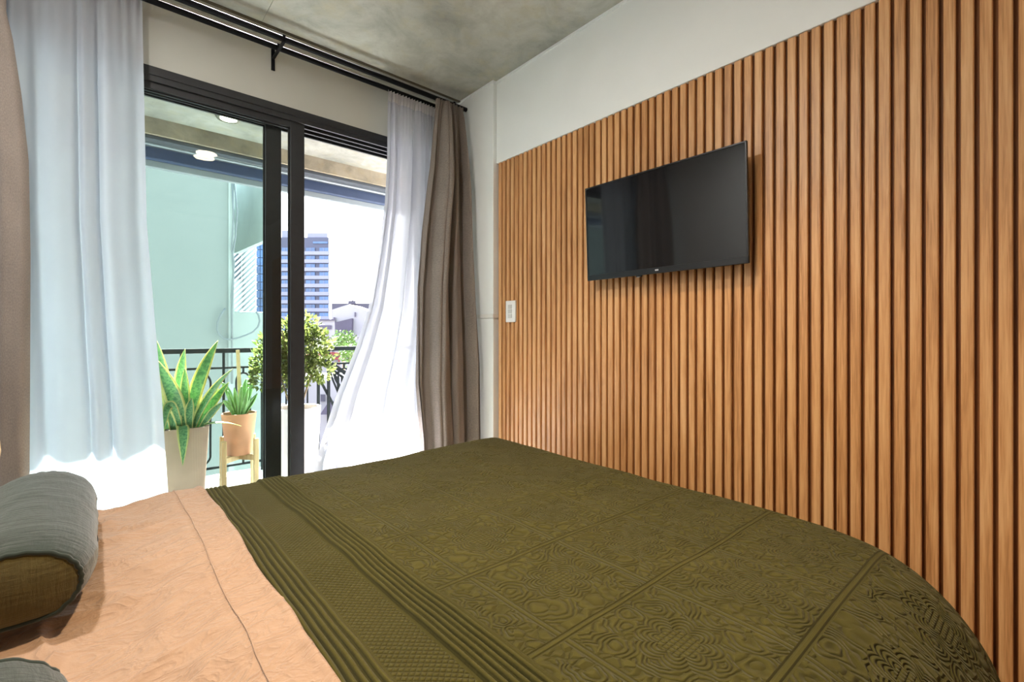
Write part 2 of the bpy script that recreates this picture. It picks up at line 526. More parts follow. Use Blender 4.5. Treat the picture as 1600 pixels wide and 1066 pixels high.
# ------------------------------------------------------------------ mesh helpers
class MB:
    def __init__(s):
        s.v, s.f, s.uv = [], [], []

    def add(s, verts, faces, uvs=None):
        o = len(s.v)
        s.v += [tuple(p) for p in verts]
        for f in faces:
            s.f.append(tuple(i + o for i in f))
            if uvs is not None:
                s.uv.append([uvs[i] for i in f])
            else:
                s.uv.append([(0, 0)] * len(f))
        return s

    def box(s, x0, x1, y0, y1, z0, z1, mat=None):
        v = [Vector((x, y, z)) for x in (x0, x1) for y in (y0, y1) for z in (z0, z1)]
        if mat is not None:
            v = [mat @ p for p in v]
        return s.add(v, [(0, 1, 3, 2), (4, 6, 7, 5), (0, 4, 5, 1), (2, 3, 7, 6), (0, 2, 6, 4), (1, 5, 7, 3)])

    def bar(s, a, b, w, h, up=(0, 0, 1)):
        """rectangular bar from a to b, w across, h along up"""
        a, b = Vector(a), Vector(b)
        d = (b - a).normalized()
        u = Vector(up)
        side = d.cross(u)
        if side.length < 1e-4:
            side = d.cross(Vector((1, 0, 0)))
        side.normalize()
        u = side.cross(d).normalized()
        v = []
        for p in (a, b):
            for sx, sy in ((-1, -1), (1, -1), (1, 1), (-1, 1)):
                v.append(p + side * (sx * w / 2) + u * (sy * h / 2))
        return s.add(v, [(3, 2, 1, 0), (4, 5, 6, 7), (0, 1, 5, 4), (1, 2, 6, 5), (2, 3, 7, 6), (3, 0, 4, 7)])

    def tube(s, pts, r, n=8, closed=False):
        pts = [Vector(p) for p in pts]
        m = len(pts)
        rs = r if isinstance(r, (list, tuple)) else [r] * m
        v, f = [], []
        prev = None
        for i, p in enumerate(pts):
            if closed:
                d = (pts[(i + 1) % m] - pts[i - 1]).normalized()
            else:
                d = (pts[min(i + 1, m - 1)] - pts[max(i - 1, 0)]).normalized()
            if prev is None:
                prev = d.cross(Vector((0, 0, 1)))
                if prev.length < 1e-3:
                    prev = d.cross(Vector((1, 0, 0)))
            side = (prev - d * prev.dot(d)).normalized()
            prev = side
            up = d.cross(side)
            for k in range(n):
                a = 2 * math.pi * k / n
                v.append(p + (side * math.cos(a) + up * math.sin(a)) * rs[i])
        for i in range(m if closed else m - 1):
            j = (i + 1) % m
            for k in range(n):
                l = (k + 1) % n
                f.append((i * n + k, i * n + l, j * n + l, j * n + k))
        if not closed:
            f.append(tuple(range(n - 1, -1, -1)))
            f.append(tuple((m - 1) * n + k for k in range(n)))
        return s.add(v, f)

    def lathe(s, prof, c=(0, 0, 0), n=32, sq=None):
        """profile of (r,z); sq = superellipse exponent for squarish plan"""
        c = Vector(c)
        v, f = [], []
        for r, z in prof:
            for k in range(n):
                a = 2 * math.pi * k / n
                ca, sa = math.cos(a), math.sin(a)
                q = 1.0
                if sq:
                    q = (abs(ca) ** sq + abs(sa) ** sq) ** (-1.0 / sq)
                v.append(c + Vector((r * q * ca, r * q * sa, z)))
        for i in range(len(prof) - 1):
            for k in range(n):
                l = (k + 1) % n
                f.append((i * n + k, i * n + l, (i + 1) * n + l, (i + 1) * n + k))
        f.append(tuple(range(n - 1, -1, -1)))
        f.append(tuple((len(prof) - 1) * n + k for k in range(n)))
        return s.add(v, f)

    def grid(s, P, UV=None):
        """P: array (n,m,3)"""
        n, m = P.shape[:2]
        f = [(i * m + j, (i + 1) * m + j, (i + 1) * m + j + 1, i * m + j + 1) for i in range(n - 1) for j in range(m - 1)]
        uv = None if UV is None else [tuple(q) for q in UV.reshape(-1, 2)]
        return s.add(P.reshape(-1, 3).tolist(), f, uv)

    def obj(s, name, mat, parent=None, smooth=False, bevel=0.0, loc=None):
        me = bpy.data.meshes.new(name)
        vs = s.v
        if loc is not None:
            L = Vector(loc)
            vs = [tuple(Vector(p) - L) for p in vs]
        me.from_pydata(vs, [], s.f)
        lay = me.uv_layers.new(name='UVMap')
        lay.data.foreach_set('uv', [c for fa in s.uv for q in fa for c in q])
        me.materials.append(M[mat] if isinstance(mat, str) else mat)
        if smooth:
            me.polygons.foreach_set('use_smooth', [True] * len(me.polygons))
        me.update()
        o = bpy.data.objects.new(name, me)
        COL.objects.link(o)
        if loc is not None:
            o.location = loc
        if parent is not None:
            o.parent = parent
            w, q = Vector((0, 0, 0)), parent
            while q is not None:
                w += q.location
                q = q.parent
            o.location = (Vector(loc) if loc is not None else Vector()) - w
        if bevel:
            b = o.modifiers.new('edge', 'BEVEL')
            b.width = bevel
            b.segments = 2
            b.limit_method = 'ANGLE'
        return o


def smooth_by_angle(o, ang=40):
    me = o.data
    me.polygons.foreach_set('use_smooth', [True] * len(me.polygons))
    try:
        me.set_sharp_from_angle(angle=R(ang))
    except Exception:
        pass
    return o


def empty(name, loc=(0, 0, 0)):
    o = bpy.data.objects.new(name, None)
    o.location = loc
    COL.objects.link(o)
    return o


def tag(o, label=None, cat=None, group=None, kind=None):
    if label: o['label'] = label
    if cat: o['category'] = cat
    if group: o['group'] = group
    if kind: o['kind'] = kind
    return o


def struct(o, label=None):
    o['kind'] = 'structure'
    if label: o['label'] = label
    return o


def copy_of(o, parent=None):
    c = o.copy()
    COL.objects.link(c)
    if parent is not None:
        c.parent = parent
    return c


def vnoise(x, y, seed=0):
    """smooth value noise on numpy arrays"""
    xi, yi = np.floor(x).astype(np.int64), np.floor(y).astype(np.int64)
    fx, fy = x - xi, y - yi
    fx, fy = fx * fx * fx * (fx * (fx * 6 - 15) + 10), fy * fy * fy * (fy * (fy * 6 - 15) + 10)
    def hsh(a, b):
        n = (a * 374761393 + b * 668265263 + seed * 974711) & 0xffffffff
        n = ((n ^ (n >> 13)) * 1274126177) & 0xffffffff
        return ((n ^ (n >> 16)) & 0xffff) / 65535.0 * 2 - 1
    a, b, c, d = hsh(xi, yi), hsh(xi + 1, yi), hsh(xi, yi + 1), hsh(xi + 1, yi + 1)
    return (a * (1 - fx) + b * fx) * (1 - fy) + (c * (1 - fx) + d * fx) * fy


def fbm(x, y, seed=0, oct=4):
    r, a, s = 0, 1.0, 1.0
    for i in range(oct):
        r = r + a * vnoise(x * s, y * s, seed + i)
        a *= 0.5
        s *= 2.03
    return r


# ------------------------------------------------------------------ the room
CEIL = 2.596
XW = 1.75            # front faces of the slats
YW = 2.56            # room face of the window wall
XL, YB = -0.80, -1.70
BACKX = XW + 0.014   # slat backing

struct(MB().box(XL - 0.1, XW + 0.2, YB - 0.1, YW + 0.02, -0.12, 0.0).obj('floor', 'floor_wood'))

# concrete ceiling slab cast in panels, with a fine seam between the pours
seam_x = at(432, 0, 2.2).x
ceil = struct(MB().box(XL - 0.1, seam_x - 0.0015, YB - 0.1, 2.80, CEIL, CEIL + 0.15)
              .box(seam_x + 0.0015, XW + 0.2, YB - 0.1, 2.80, CEIL, CEIL + 0.15)
              .box(XL - 0.1, XW + 0.2, YB - 0.1, 2.80, CEIL + 0.004, CEIL + 0.15).obj('ceiling', 'concrete'),
              'raw grey concrete ceiling with stains and a casting seam')

struct(MB().box(XL - 0.1, XL, YB - 0.1, YW, 0, CEIL).obj('wall_left', 'wall'))
struct(MB().box(XL, XW + 0.2, YB - 0.1, YB, 0, CEIL).obj('wall_back', 'wall'))

SLAT_TOP = CAMZ + 0.5726 * XW
wr = struct(MB().box(BACKX, XW + 0.2, YB, 2.125, 0, SLAT_TOP + 0.01).obj('wall_right', 'slat_back'),
            'wall clad in vertical wooden slats below a white band')
P = 0.0203 * XW
slat_w, n_slat = 0.0256, 0
y = 2.112
base = None
while y > YB + 0.05:
    w = slat_w * (1.0 + 0.05 * random.uniform(-1, 1))
    if base is None:
        b = 0.0025
        prof = [(BACKX + 0.001, 0), (XW + b, 0), (XW, b), (XW, slat_w - b), (XW + b, slat_w), (BACKX + 0.001, slat_w)]
        mb = MB()
        vs = [(x - XW, yy - slat_w / 2, z) for z in (0, SLAT_TOP - 0.002) for x, yy in prof]
        fs = [(i, (i + 1) % 6, 6 + (i + 1) % 6, 6 + i) for i in range(6)] + [(5, 4, 3, 2, 1, 0), (6, 7, 8, 9, 10, 11)]
        mb.add(vs, fs)
        base = mb.obj('slat', 'slat')
        s = base
    else:
        s = base.copy()
        COL.objects.link(s)
    s.parent = wr
    s.location = (XW, y - slat_w / 2, 0)
    s.scale = (1, w / slat_w, 1)
    y -= P
    n_slat += 1

# white band over the slats and the pillar in the corner
struct(MB().box(XW - 0.004, XW + 0.2, YB, 2.125, SLAT_TOP, CEIL).obj('wall_right_upper', 'wall', bevel=0.003))
struct(MB().box(XW - 0.028, XW + 0.2, 2.125, YW, 0, CEIL).obj('wall_right_pillar', 'wall', bevel=0.003))
trim1 = struct(MB().box(XW - 0.012, XW + 0.01, YB, 2.125, CEIL - 0.012, CEIL)
               .box(XW - 0.036, XW, 2.117, YW, CEIL - 0.012, CEIL).obj('trim_1', 'wall'))

# window wall: header over the door, jamb pieces
DX0, DX1, DTOP = -0.62, 1.60, 2.286
struct(MB().box(XL, XW + 0.2, YW, YW + 0.22, DTOP, CEIL)
       .box(XL - 0.1, DX0, YW, YW + 0.22, 0, DTOP)
       .box(DX1, XW + 0.2, YW, YW + 0.22, 0, DTOP).obj('wall_window', 'wall_grey'))
# dark line on the concrete along the rails
struct(MB().box(XL, XW - 0.03, 2.442, 2.456, CEIL - 0.006, CEIL).obj('trim_2', simple('brown_joint_line', srgb(88, 80, 66), 0.8)))

# white cable cover across the pillar
cc = empty('cable_cover', (XW - 0.03, 2.3, CAMZ + 0.085))
p0, p1 = atx(748, 495, XW - 0.03), atx(771, 495, XW - 0.03)
MB().box(XW - 0.036, XW - 0.027, p1.y - 0.004, p0.y + 0.05, p0.z - 0.012, p0.z + 0.012).obj('cover_strip', 'white_plastic', cc, bevel=0.002)
MB().box(XW - 0.036, XW + 0.008, 2.118, 2.1265, p0.z - 0.011, p0.z + 0.011).obj('cover_end', 'white_plastic', cc, bevel=0.002)
tag(cc, 'thin white cable cover crossing the corner pillar beside the drape', 'cable cover')

# ------------------------------------------------------------------ sliding door
door = empty('door_1', (0.4, YW + 0.08, 0))
struct(door, 'black aluminium sliding balcony door with two green-tinted glass panels')
zf = DTOP
fr = MB()
fr.box(DX0, DX1, YW - 0.004, YW + 0.19, zf - 0.037, zf)
for i in range(4):
    yy = YW + 0.002 + i * 0.055
    fr.box(DX0, DX1, yy, yy + 0.012, zf - 0.062, zf - 0.03)
fr.obj('door_head', 'black_metal', door, bevel=0.0015)
MB().box(DX0, DX0 + 0.04, YW - 0.004, YW + 0.19, 0, zf).obj('door_jamb', 'black_metal', door, bevel=0.0015)
MB().box(DX1 - 0.04, DX1, YW - 0.004, YW + 0.19, 0, zf).obj('door_jamb', 'black_metal', door, bevel=0.0015)
sl = MB().box(DX0, DX1, YW - 0.004, YW + 0.19, 0, 0.03)
for i in range(3):
    sl.box(DX0, DX1, YW + 0.03 + i * 0.055, YW + 0.04 + i * 0.055, 0.03, 0.045)
sl.obj('door_sill', 'black_metal', door)


def panel(x0, x1, y0, y1, z1, glass, name, sw):
    e = empty(name, (0, 0, 0))
    e.parent = door
    e.location = -door.location
    yc = (y0 + y1) / 2
    MB().box(x0, x0 + sw, y0, y1, 0.05, z1).obj('stile', 'black_metal', e, bevel=0.002)
    MB().box(x1 - sw, x1, y0, y1, 0.05, z1).obj('stile', 'black_metal', e, bevel=0.002)
    MB().box(x0 + sw, x1 - sw, y0, y1, z1 - 0.052, z1).obj('panel_rail', 'black_metal', e, bevel=0.002)
    MB().box(x0 + sw, x1 - sw, y0, y1, 0.05, 0.12).obj('panel_rail', 'black_metal', e, bevel=0.002)
    g = MB()
    g.add([(x0 + sw, yc, 0.12), (x1 - sw, yc, 0.12), (x1 - sw, yc, z1 - 0.052), (x0 + sw, yc, z1 - 0.052)], [(0, 1, 2, 3)])
    g.obj('glass', glass, e)
    gk = 0.006
    MB().box(x0 + sw, x1 - sw, yc - 0.006, yc + 0.006, z1 - 0.052 - gk, z1 - 0.052) \
        .box(x1 - sw - gk, x1 - sw, yc - 0.006, yc + 0.006, 0.12, z1 - 0.052).obj('gasket', 'gasket', e)
    return e


xa0, xa1 = at(452, 300, YW + 0.035).x, at(474, 300, YW + 0.035).x
pa = panel(DX0 + 0.03, xa1, YW + 0.016, YW + 0.054, zf - 0.04, 'glass_a', 'sliding_panel', xa1 - xa0)
xb0, xb1 = at(413, 300, YW + 0.09).x, at(438, 300, YW + 0.09).x
pb = panel(DX0 + 0.0, xb1, YW + 0.071, YW + 0.109, zf - 0.04, 'glass_b', 'sliding_panel', xb1 - xb0)

# ------------------------------------------------------------------ curtain rails
RZ = CAMZ + 1.40
rail = empty('curtain_rail', (0.6, 2.43, RZ))
tag(rail, 'black double curtain rail running under the concrete ceiling above the door', 'curtain rail')
MB().tube([(XL + 0.02, 2.385, RZ), (XW - 0.032, 2.385, RZ)], 0.013, 14).obj('rod', 'rod', rail, smooth=True)
MB().tube([(XL + 0.02, 2.475, RZ), (XW - 0.032, 2.475, RZ)], 0.013, 14).obj('rod', 'rod', rail, smooth=True)
bx = at(434, 70, 2.475).x
for x in (bx, bx - 0.9, 1.62):
    MB().box(x - 0.008, x + 0.008, YW - 0.006, YW, RZ - 0.075, RZ + 0.03) \
        .box(x - 0.006, x + 0.006, 2.37, YW - 0.003, RZ - 0.022, RZ - 0.013) \
        .box(x - 0.006, x + 0.006, 2.366, 2.373, RZ - 0.02, RZ + 0.012) \
        .box(x - 0.006, x + 0.006, 2.457, 2.463, RZ - 0.02, RZ + 0.012).obj('rail_bracket', 'rod', rail)


# ------------------------------------------------------------------ curtains
def curtain(xl, xr, yfun, nf, ztop, zbot, amp, seed, ncol, nrow, head=0.07, headn=3.0, warp=0.35, tight=1.0):
    """xl(h), xr(h): edges against h = 0 top .. 1 hem; folds run down and soften; returns grid"""
    rs = np.random.default_rng(seed)
    s = np.linspace(0, 1, ncol)[None, :]
    h = np.linspace(0, 1, nrow)[:, None] ** 1.0
    z = ztop + (zbot - ztop) * h
    XLh = np.array([xl(q) for q in h[:, 0]])[:, None]
    XRh = np.array([xr(q) for q in h[:, 0]])[:, None]
    ph = rs.uniform(0, 6.28, 6)
    # unequal folds
    sw = s + warp / nf * (np.sin(2 * np.pi * s * 1.7 + ph[0]) * 0.5 + np.sin(2 * np.pi * s * 3.1 + ph[1]) * 0.35)
    sway = 0.10 * np.sin(2.1 * h + ph[2] + 2.3 * s) * np.minimum(h * 3, 1)
    f = np.sin(2 * np.pi * nf * sw + sway * 6 + ph[3]) + 0.32 * np.sin(2 * np.pi * nf * 2.0 * sw + ph[4] + h * 1.5)
    a = amp * (0.35 + 0.65 * np.minimum(h * 5, 1.0)) * (0.8 + 0.35 * np.sin(2 * np.pi * s * 2.3 + ph[5]))
    fold = a * f
    hd = np.clip(1 - (1 - h) * 0 - h * abs(zbot - ztop) / head, 0, 1)      # 1 at the heading, 0 under it
    hd = hd * hd * (3 - 2 * hd)
    pl = 0.010 * np.sin(2 * np.pi * nf * headn * s + ph[2])
    Y0 = np.array([[yfun(q, r) for r in s[0]] for q in h[:, 0]])
    Yc = Y0 + fold * (1 - 0.75 * hd) + pl * np.clip(hd + 0.25 * np.clip(1 - h * 6, 0, 1), 0, 1)
    lat = 0.35 * a * np.cos(2 * np.pi * nf * sw + sway * 6 + ph[3]) * tight * np.minimum(1, np.minimum(s, 1 - s) * 8)
    X = XLh + (XRh - XLh) * s + lat
    Pn = np.stack([X, Yc, np.broadcast_to(z, X.shape)], -1)
    length = nf * 0.16
    UV = np.stack([np.broadcast_to(s * length, X.shape), np.broadcast_to(z, X.shape)], -1)
    return Pn, UV


def interp(pts):
    xs, ys = zip(*pts)
    return lambda q: float(np.interp(q, xs, ys))


def hz(z, ztop, zbot):
    return (ztop - z) / (ztop - zbot)


ZT = RZ - 0.014
# left sheer
pts = [(222, -10), (224, 100), (229, 350), (243, 520), (252, 620), (262, 780)]
ed = []
for u, v in pts:
    p = at(u, v, 2.47)
    ed.append((hz(p.z, ZT, 0.02), p.x))
ed = [(0, ed[0][1])] + ed + [(1, ed[-1][1] + 0.03)]
Pn, UV = curtain(lambda q: -0.46, interp(ed), lambda h, s: 2.468 - 0.02 * h, 6.3, ZT, 0.02, 0.020, 5, 420, 130)
mb = MB().grid(Pn, UV)
o = mb.obj('sheer_curtain', 'sheer', smooth=True)
tag(o, 'white sheer curtain hanging in soft folds beside the taupe drape edge, over glass panel', 'curtain')

# right sheer, its free edge blown out across the doorway
pts = [(605, 140), (604, 190), (603, 250), (599, 320), (588, 400), (574, 480), (553, 545), (522, 620), (503, 680), (489, 725)]
ed = []
for u, v in pts:
    p = at(u, v, 2.47)
    ed.append((hz(p.z, ZT, 0.02), p.x))
ed = [(0, ed[0][1])] + ed + [(1, ed[-1][1] - 0.05)]
Pn, UV = curtain(interp(ed), lambda q: 1.58, lambda h, s: 2.466 - 0.01 * h, 4.6, ZT, 0.02, 0.020, 21, 420, 130, headn=4.0)
o = MB().grid(Pn, UV).obj('sheer_curtain', 'sheer', smooth=True)
tag(o, 'white sheer curtain gathered at top with its loose edge blowing across the open doorway', 'curtain')
ztape = ZT + 0.012
# heading tape sewn along the top of the right sheer
k = int(0.055 / (ZT - 0.02) * 129) + 1
Pt = Pn[:k + 1].copy()
Pt[..., 1] -= 0.002
MB().grid(Pt, UV[:k + 1]).obj('heading_tape', 'tape', o, smooth=True)

# drapes
def drape_edge(pts, Y):
    e = []
    for u, v in pts:
        p = at(u, v, Y)
        e.append((hz(p.z, ZT, 0.02), p.x))
    return interp([(0, e[0][1])] + e + [(1, e[-1][1])])


xr_l = drape_edge([(10, 20), (20, 60), (34, 150), (45, 250), (48, 400), (47, 720)], 2.36)
Pn, UV = curtain(lambda q: -0.70, xr_l, lambda h, s: 2.370 - 0.02 * h, 4.4, ZT, 0.02, 0.046, 3, 220, 110)
o = MB().grid(Pn, UV).obj('drape', 'drape', smooth=True)
tag(o, 'taupe woven drape at the edge of the view beside the bolster pillow', 'curtain')

xl_r = drape_edge([(682, 170), (676, 260), (664, 360), (657, 450), (655, 600), (662, 690)], 2.36)
Pn, UV = curtain(xl_r, interp([(0, 1.672), (0.15, 1.685), (1, 1.690)]), lambda h, s: 2.375 - (0.02 + 0.15 * min(h * 1.6, 1) * max(0, s - 0.1)), 4.6, ZT, 0.02,
                 0.060, 8, 300, 140, headn=3.0, warp=0.75, tight=1.3)
o = MB().grid(Pn, UV).obj('drape', 'drape', smooth=True)
tag(o, 'taupe woven drape bunched into the corner beside the white pillar', 'curtain')
k = int(0.05 / (ZT - 0.02) * 139) + 1
Pt = Pn[:k + 1].copy()
Pt[..., 1] -= 0.002
MB().grid(Pt, UV[:k + 1]).obj('heading_tape', 'drape', o, smooth=True)

# ------------------------------------------------------------------ television
XT = XW - 0.075
tv_c = Vector((XT, 0, 0))
yl, yr = 0.8325 * XT, 0.4081 * XT
zt, zb = CAMZ + 0.3998 * XT, CAMZ + 0.1500 * XT
TW, TH = yl - yr, zt - zb
tv = empty('television', (XT + 0.01, (yl + yr) / 2, (zt + zb) / 2))
tag(tv, 'black flat television mounted on the wooden slat wall', 'television')
ln = lambda y0, y1, z0, z1, x0, x1: MB().box(x0, x1, y0, y1, z0, z1)


def tvpart(mb, name, mat, bevel=0.0):
    o = mb.obj(name, mat, bevel=bevel)
    o.parent = tv
    o.location = (0, 0, 0)
    return o


hw, hh = TW / 2, TH / 2
tvpart(ln(-hw, hw, -hh, hh, -0.006, 0.003), 'cabinet', 'tv_body', 0.002)
tvpart(ln(-hw + 0.006, hw - 0.006, -hh + 0.024, hh - 0.006, -0.0072, -0.005), 'screen', 'screen')
bz = MB().box(-0.0095, -0.006, -hw, hw, hh - 0.006, hh).box(-0.0095, -0.006, -hw, -hw + 0.006, -hh, hh) \
    .box(-0.0095, -0.006, hw - 0.006, hw, -hh, hh).box(-0.0095, -0.006, -hw, hw, -hh, -hh + 0.024)
tvpart(bz, 'bezel', 'tv_body', 0.0008)
lg = MB()
for j in (-1, 0, 1):
    lg.box(-0.0102, -0.009, j * 0.0052 - 0.0021, j * 0.0052 + 0.0021, -hh + 0.010, -hh + 0.0158)
tvpart(lg, 'logo', 'logo')
tvpart(MB().box(-0.006, 0.004, 0.075, 0.10, -hh - 0.006, -hh), 'sensor', 'tv_body')
tvpart(MB().box(-0.006, 0.0, 0.082, 0.094, -hh - 0.0075, -hh - 0.006), 'sensor_lens', 'logo')
tvpart(MB().box(0.003, 0.045, -0.24, 0.24, -0.15, 0.12), 'rear_housing', 'tv_body', 0.02)
tvpart(MB().box(0.045, 0.064, -0.10, -0.07, -0.1, 0.1).box(0.045, 0.064, 0.07, 0.10, -0.1, 0.1).box(0.05, 0.0645, -0.12, 0.12, -0.03, 0.03), 'wall_mount', 'black_metal')
tv.rotation_euler = (0, R(-2.6), 0)

# ------------------------------------------------------------------ light switch
sw0, sw1 = atx(791.5, 486, XW - 0.004), atx(806.5, 486, XW - 0.004)
zs1, zs0 = atx(799, 470, XW - 0.004).z, atx(799, 503.5, XW - 0.004).z
sw = empty('light_switch', (XW - 0.003, (sw0.y + sw1.y) / 2, (zs0 + zs1) / 2))
tag(sw, 'white rectangular light switch plate on the slats beside the pillar', 'light switch')
hy, hzz = (sw0.y - sw1.y) / 2, (zs1 - zs0) / 2
def swpart(mb, name, mat, bevel=0.0):
    o = mb.obj(name, mat, bevel=bevel)
    o.parent = sw
    return o
swpart(MB().box(-0.008, 0.003, -hy, hy, -hzz, hzz), 'plate', 'white_plastic', 0.0025)
swpart(MB().box(0.003, 0.016, -hy * 0.7, hy * 0.7, -hzz * 0.7, hzz * 0.7), 'back_box', 'grey_plastic')
for i in range(3):
    zc = (1 - i) * 0.026
    swpart(MB().box(-0.0115, -0.007, -0.012, 0.018, zc - 0.011, zc + 0.011), 'rocker', 'grey_plastic', 0.0015)

# ------------------------------------------------------------------ bed
XE, YE, YN, ZB = 1.545, 1.872, 0.06, 0.606
RX, RF, RN = 0.10, 0.09, 0.25


def drape_map(p, q, off, lmax=0.45):
    """cloth coordinates p (towards the foot), q (towards the window) -> bed surface"""
    ex = np.maximum(0, p - (XE - RX)) / RX
    eyf = np.maximum(0, q - (YE - RF)) / RF
    eyn = np.maximum(0, (YN + RN) - q) / RN
    ey = eyf - eyn
    cr = 0.16                      # the foot corner is rounded in plan
    cx_, cy_ = np.maximum(0, p - (XE - RX - cr)), np.maximum(0, (YN + RN + cr) - q)
    cd = np.sqrt(cx_ ** 2 + cy_ ** 2)
    corner = (cx_ > 0) & (cy_ > 0)
    cdd = np.where(cd < 1e-6, 1, cd)
    Rc = RX * (cx_ / cdd) ** 2 + RN * (cy_ / cdd) ** 2
    ce = np.maximum(0, cd - cr) / Rc
    ex = np.where(corner, ce * cx_ / cdd, ex)
    ey = np.where(corner, -ce * cy_ / cdd, ey)
    bx_ = np.where(corner, (XE - RX - cr) + np.minimum(cd, cr) * cx_ / cdd, np.minimum(p, XE - RX))
    by_ = np.where(corner, (YN + RN + cr) - np.minimum(cd, cr) * cy_ / cdd, np.clip(q, YN + RN, YE - RF))
    s = np.sqrt(ex ** 2 + ey ** 2)
    sd = np.where(s < 1e-6, 1, s)
    dx, dy = ex / sd, ey / sd
    Ry = np.where(ey >= 0, RF, RN)
    Rm = RX * dx ** 2 + Ry * dy ** 2
    th = np.minimum(s, np.pi / 2)
    hang = np.minimum(np.maximum(0, s - np.pi / 2) * Rm, lmax)
    ang = np.arctan2(dy, dx)
    fl = hang * (0.16 + 0.12 * np.sin(7 * ang + 0.6) + 0.10 * np.sin(p * 11 + q * 13))
    X = bx_ + dx * (Rm * np.sin(th) + fl + off * np.sin(th))
    Y = by_ + dy * (Rm * np.sin(th) + fl + off * np.sin(th))
    Z = ZB - Rm * (1 - np.cos(th)) - hang + off * np.cos(th)
    return X, Y, Z


bed = empty('bed', (0.5, 1.0, 0))
tag(bed, 'double bed whose mattress lies under the olive quilt and peach sheet', 'bed')
MB().box(-0.46, XE - 0.16, YN + 0.27, YE - 0.07, 0.10, 0.34).obj('bed_base', 'bed_wood', bed, bevel=0.01)
mt = MB()
mo = []
for (mx_, my_, a0_) in ((XE - 0.20, YE - 0.11, 0), (-0.40, YE - 0.11, 90), (-0.40, YN + 0.30, 180), (XE - 0.25, YN + 0.40, 270)):
    rr_ = 0.06 if a0_ in (90, 180) else (0.08 if a0_ == 0 else 0.13)
    for k in range(7):
        a_ = R(a0_ + 15 * k)
        mo.append((mx_ + rr_ * math.cos(a_), my_ + rr_ * math.sin(a_)))
nm = len(mo)
mt.add([(x, y, z) for z in (0.345, ZB - 0.02) for x, y in mo], [tuple(range(nm - 1, -1, -1)), tuple(range(nm, 2 * nm))] + [(k, (k + 1) % nm, nm + (k + 1) % nm, nm + k) for k in range(nm)])
mt.obj('mattress', 'mattress', bed, bevel=0.02)
MB().box(-0.53, -0.465, YN - 0.02, YE + 0.04, 0.0, 1.10).obj('headboard', 'bed_wood', bed, bevel=0.015)
for x in (-0.38, XE - 0.24):
    for yy in (YN + 0.33, YE - 0.14):
        MB().box(x - 0.03, x + 0.03, yy - 0.03, yy + 0.03, 0, 0.10).obj('leg', 'bed_wood', bed, bevel=0.004)


def top_waves(p, q):
    w = 0.007 * fbm(p * 2.3, q * 2.3, 3, 3)
    w = w - 0.006 * np.exp(-(((p - 1.13) / 0.12) ** 2 + ((q - 0.97) / 0.05) ** 2))
    return w


# quilt: fine columns over the corded borders, where every cord is modelled
def ridges(p):
    h = np.zeros_like(p)
    for a, b, n in ((0.236, 0.322, 7), (0.418, 0.490, 6)):
        m = (p >= a) & (p <= b)
        h = np.where(m, 0.0080 * np.abs(np.sin(np.pi * n * (p - a) / (b - a))) ** 0.55, h)
    h = np.where((p > 0.490) & (p < 0.500), 0.003 * np.sin(np.pi * (p - 0.490) / 0.010) ** 0.5, h)
    return h


px = np.concatenate([np.arange(0.206, 0.236, 0.006), np.arange(0.236, 0.322, 0.0014), np.arange(0.322, 0.418, 0.008),
                     np.arange(0.418, 0.502, 0.0014), np.arange(0.502, XE + 0.08, 0.012), np.arange(XE + 0.08, XE + 0.46, 0.02)])
qy = np.concatenate([np.arange(YN - 0.42, YN, 0.015), np.arange(YN, YE + 0.08, 0.012), np.arange(YE + 0.08, YE + 0.42, 0.02)])
Pq, Qq = np.meshgrid(px, qy, indexing='ij')
wig = 0.006 * fbm(Qq * 4, Pq * 0 + 1.3, 9, 2)
off = 0.012 + top_waves(Pq, Qq) + ridges(Pq)
X, Y, Z = drape_map(Pq + 0 * wig, Qq, off)
X = X + wig * np.clip((0.7 - Pq) / 0.3, 0, 1)
UV = np.stack([Pq, Qq], -1)
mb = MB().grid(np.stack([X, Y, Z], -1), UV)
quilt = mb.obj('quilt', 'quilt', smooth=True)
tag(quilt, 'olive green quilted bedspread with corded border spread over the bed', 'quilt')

# peach sheet, turned back over the quilt's edge
px = np.arange(-0.455, 0.262, 0.006)
qy = np.concatenate([np.arange(YN - 0.30, YN, 0.02), np.arange(YN, YE + 0.08, 0.008), np.arange(YE + 0.08, YE + 0.3, 0.02)])
Pq, Qq = np.meshgrid(px, qy, indexing='ij')
wx = Pq + 0.05 * fbm(Pq * 3, Qq * 3, 31, 2)
wy = Qq + 0.05 * fbm(Pq * 3 + 7, Qq * 3, 32, 2)
cre = (1 - np.abs(fbm(wx * 5.0 + 0.5 * wy * 5, wy * 9.0, 33, 2))) ** 5 * 0.013 + 0.011 * fbm(wx * 7, wy * 4, 34, 3)
lift = 0.021 * np.clip((Pq - 0.07) / 0.10, 0, 1) ** 1.5
hem = np.where(Pq > 0.186, 0.002, 0.0) + 0.001 * np.exp(-((Pq - 0.187) / 0.004) ** 2)
roll = 0.006 * np.exp(-((Pq - 0.254) / 0.008) ** 2)
off = 0.003 + top_waves(Pq, Qq) + cre * np.clip(1.0 - np.maximum(0, Pq - 0.10) * 9, 0.25, 1) + lift + hem + roll
X, Y, Z = drape_map(Pq, Qq, off)
we = 0.010 * fbm(Qq * 3.3 + 0.4, Qq * 0, 41, 2) * np.clip((Pq - 0.05) / 0.2, 0, 1)
X = X + we - 0.005
sheet = MB().grid(np.stack([X, Y, Z], -1), np.stack([Pq, Qq], -1)).obj('sheet', 'sheet', smooth=True)
sol = sheet.modifiers.new('thick', 'SOLIDIFY')
sol.thickness = 0.003
sol.offset = -1
tag(sheet, 'peach cotton sheet folded back over the top edge of the quilt', 'sheet')
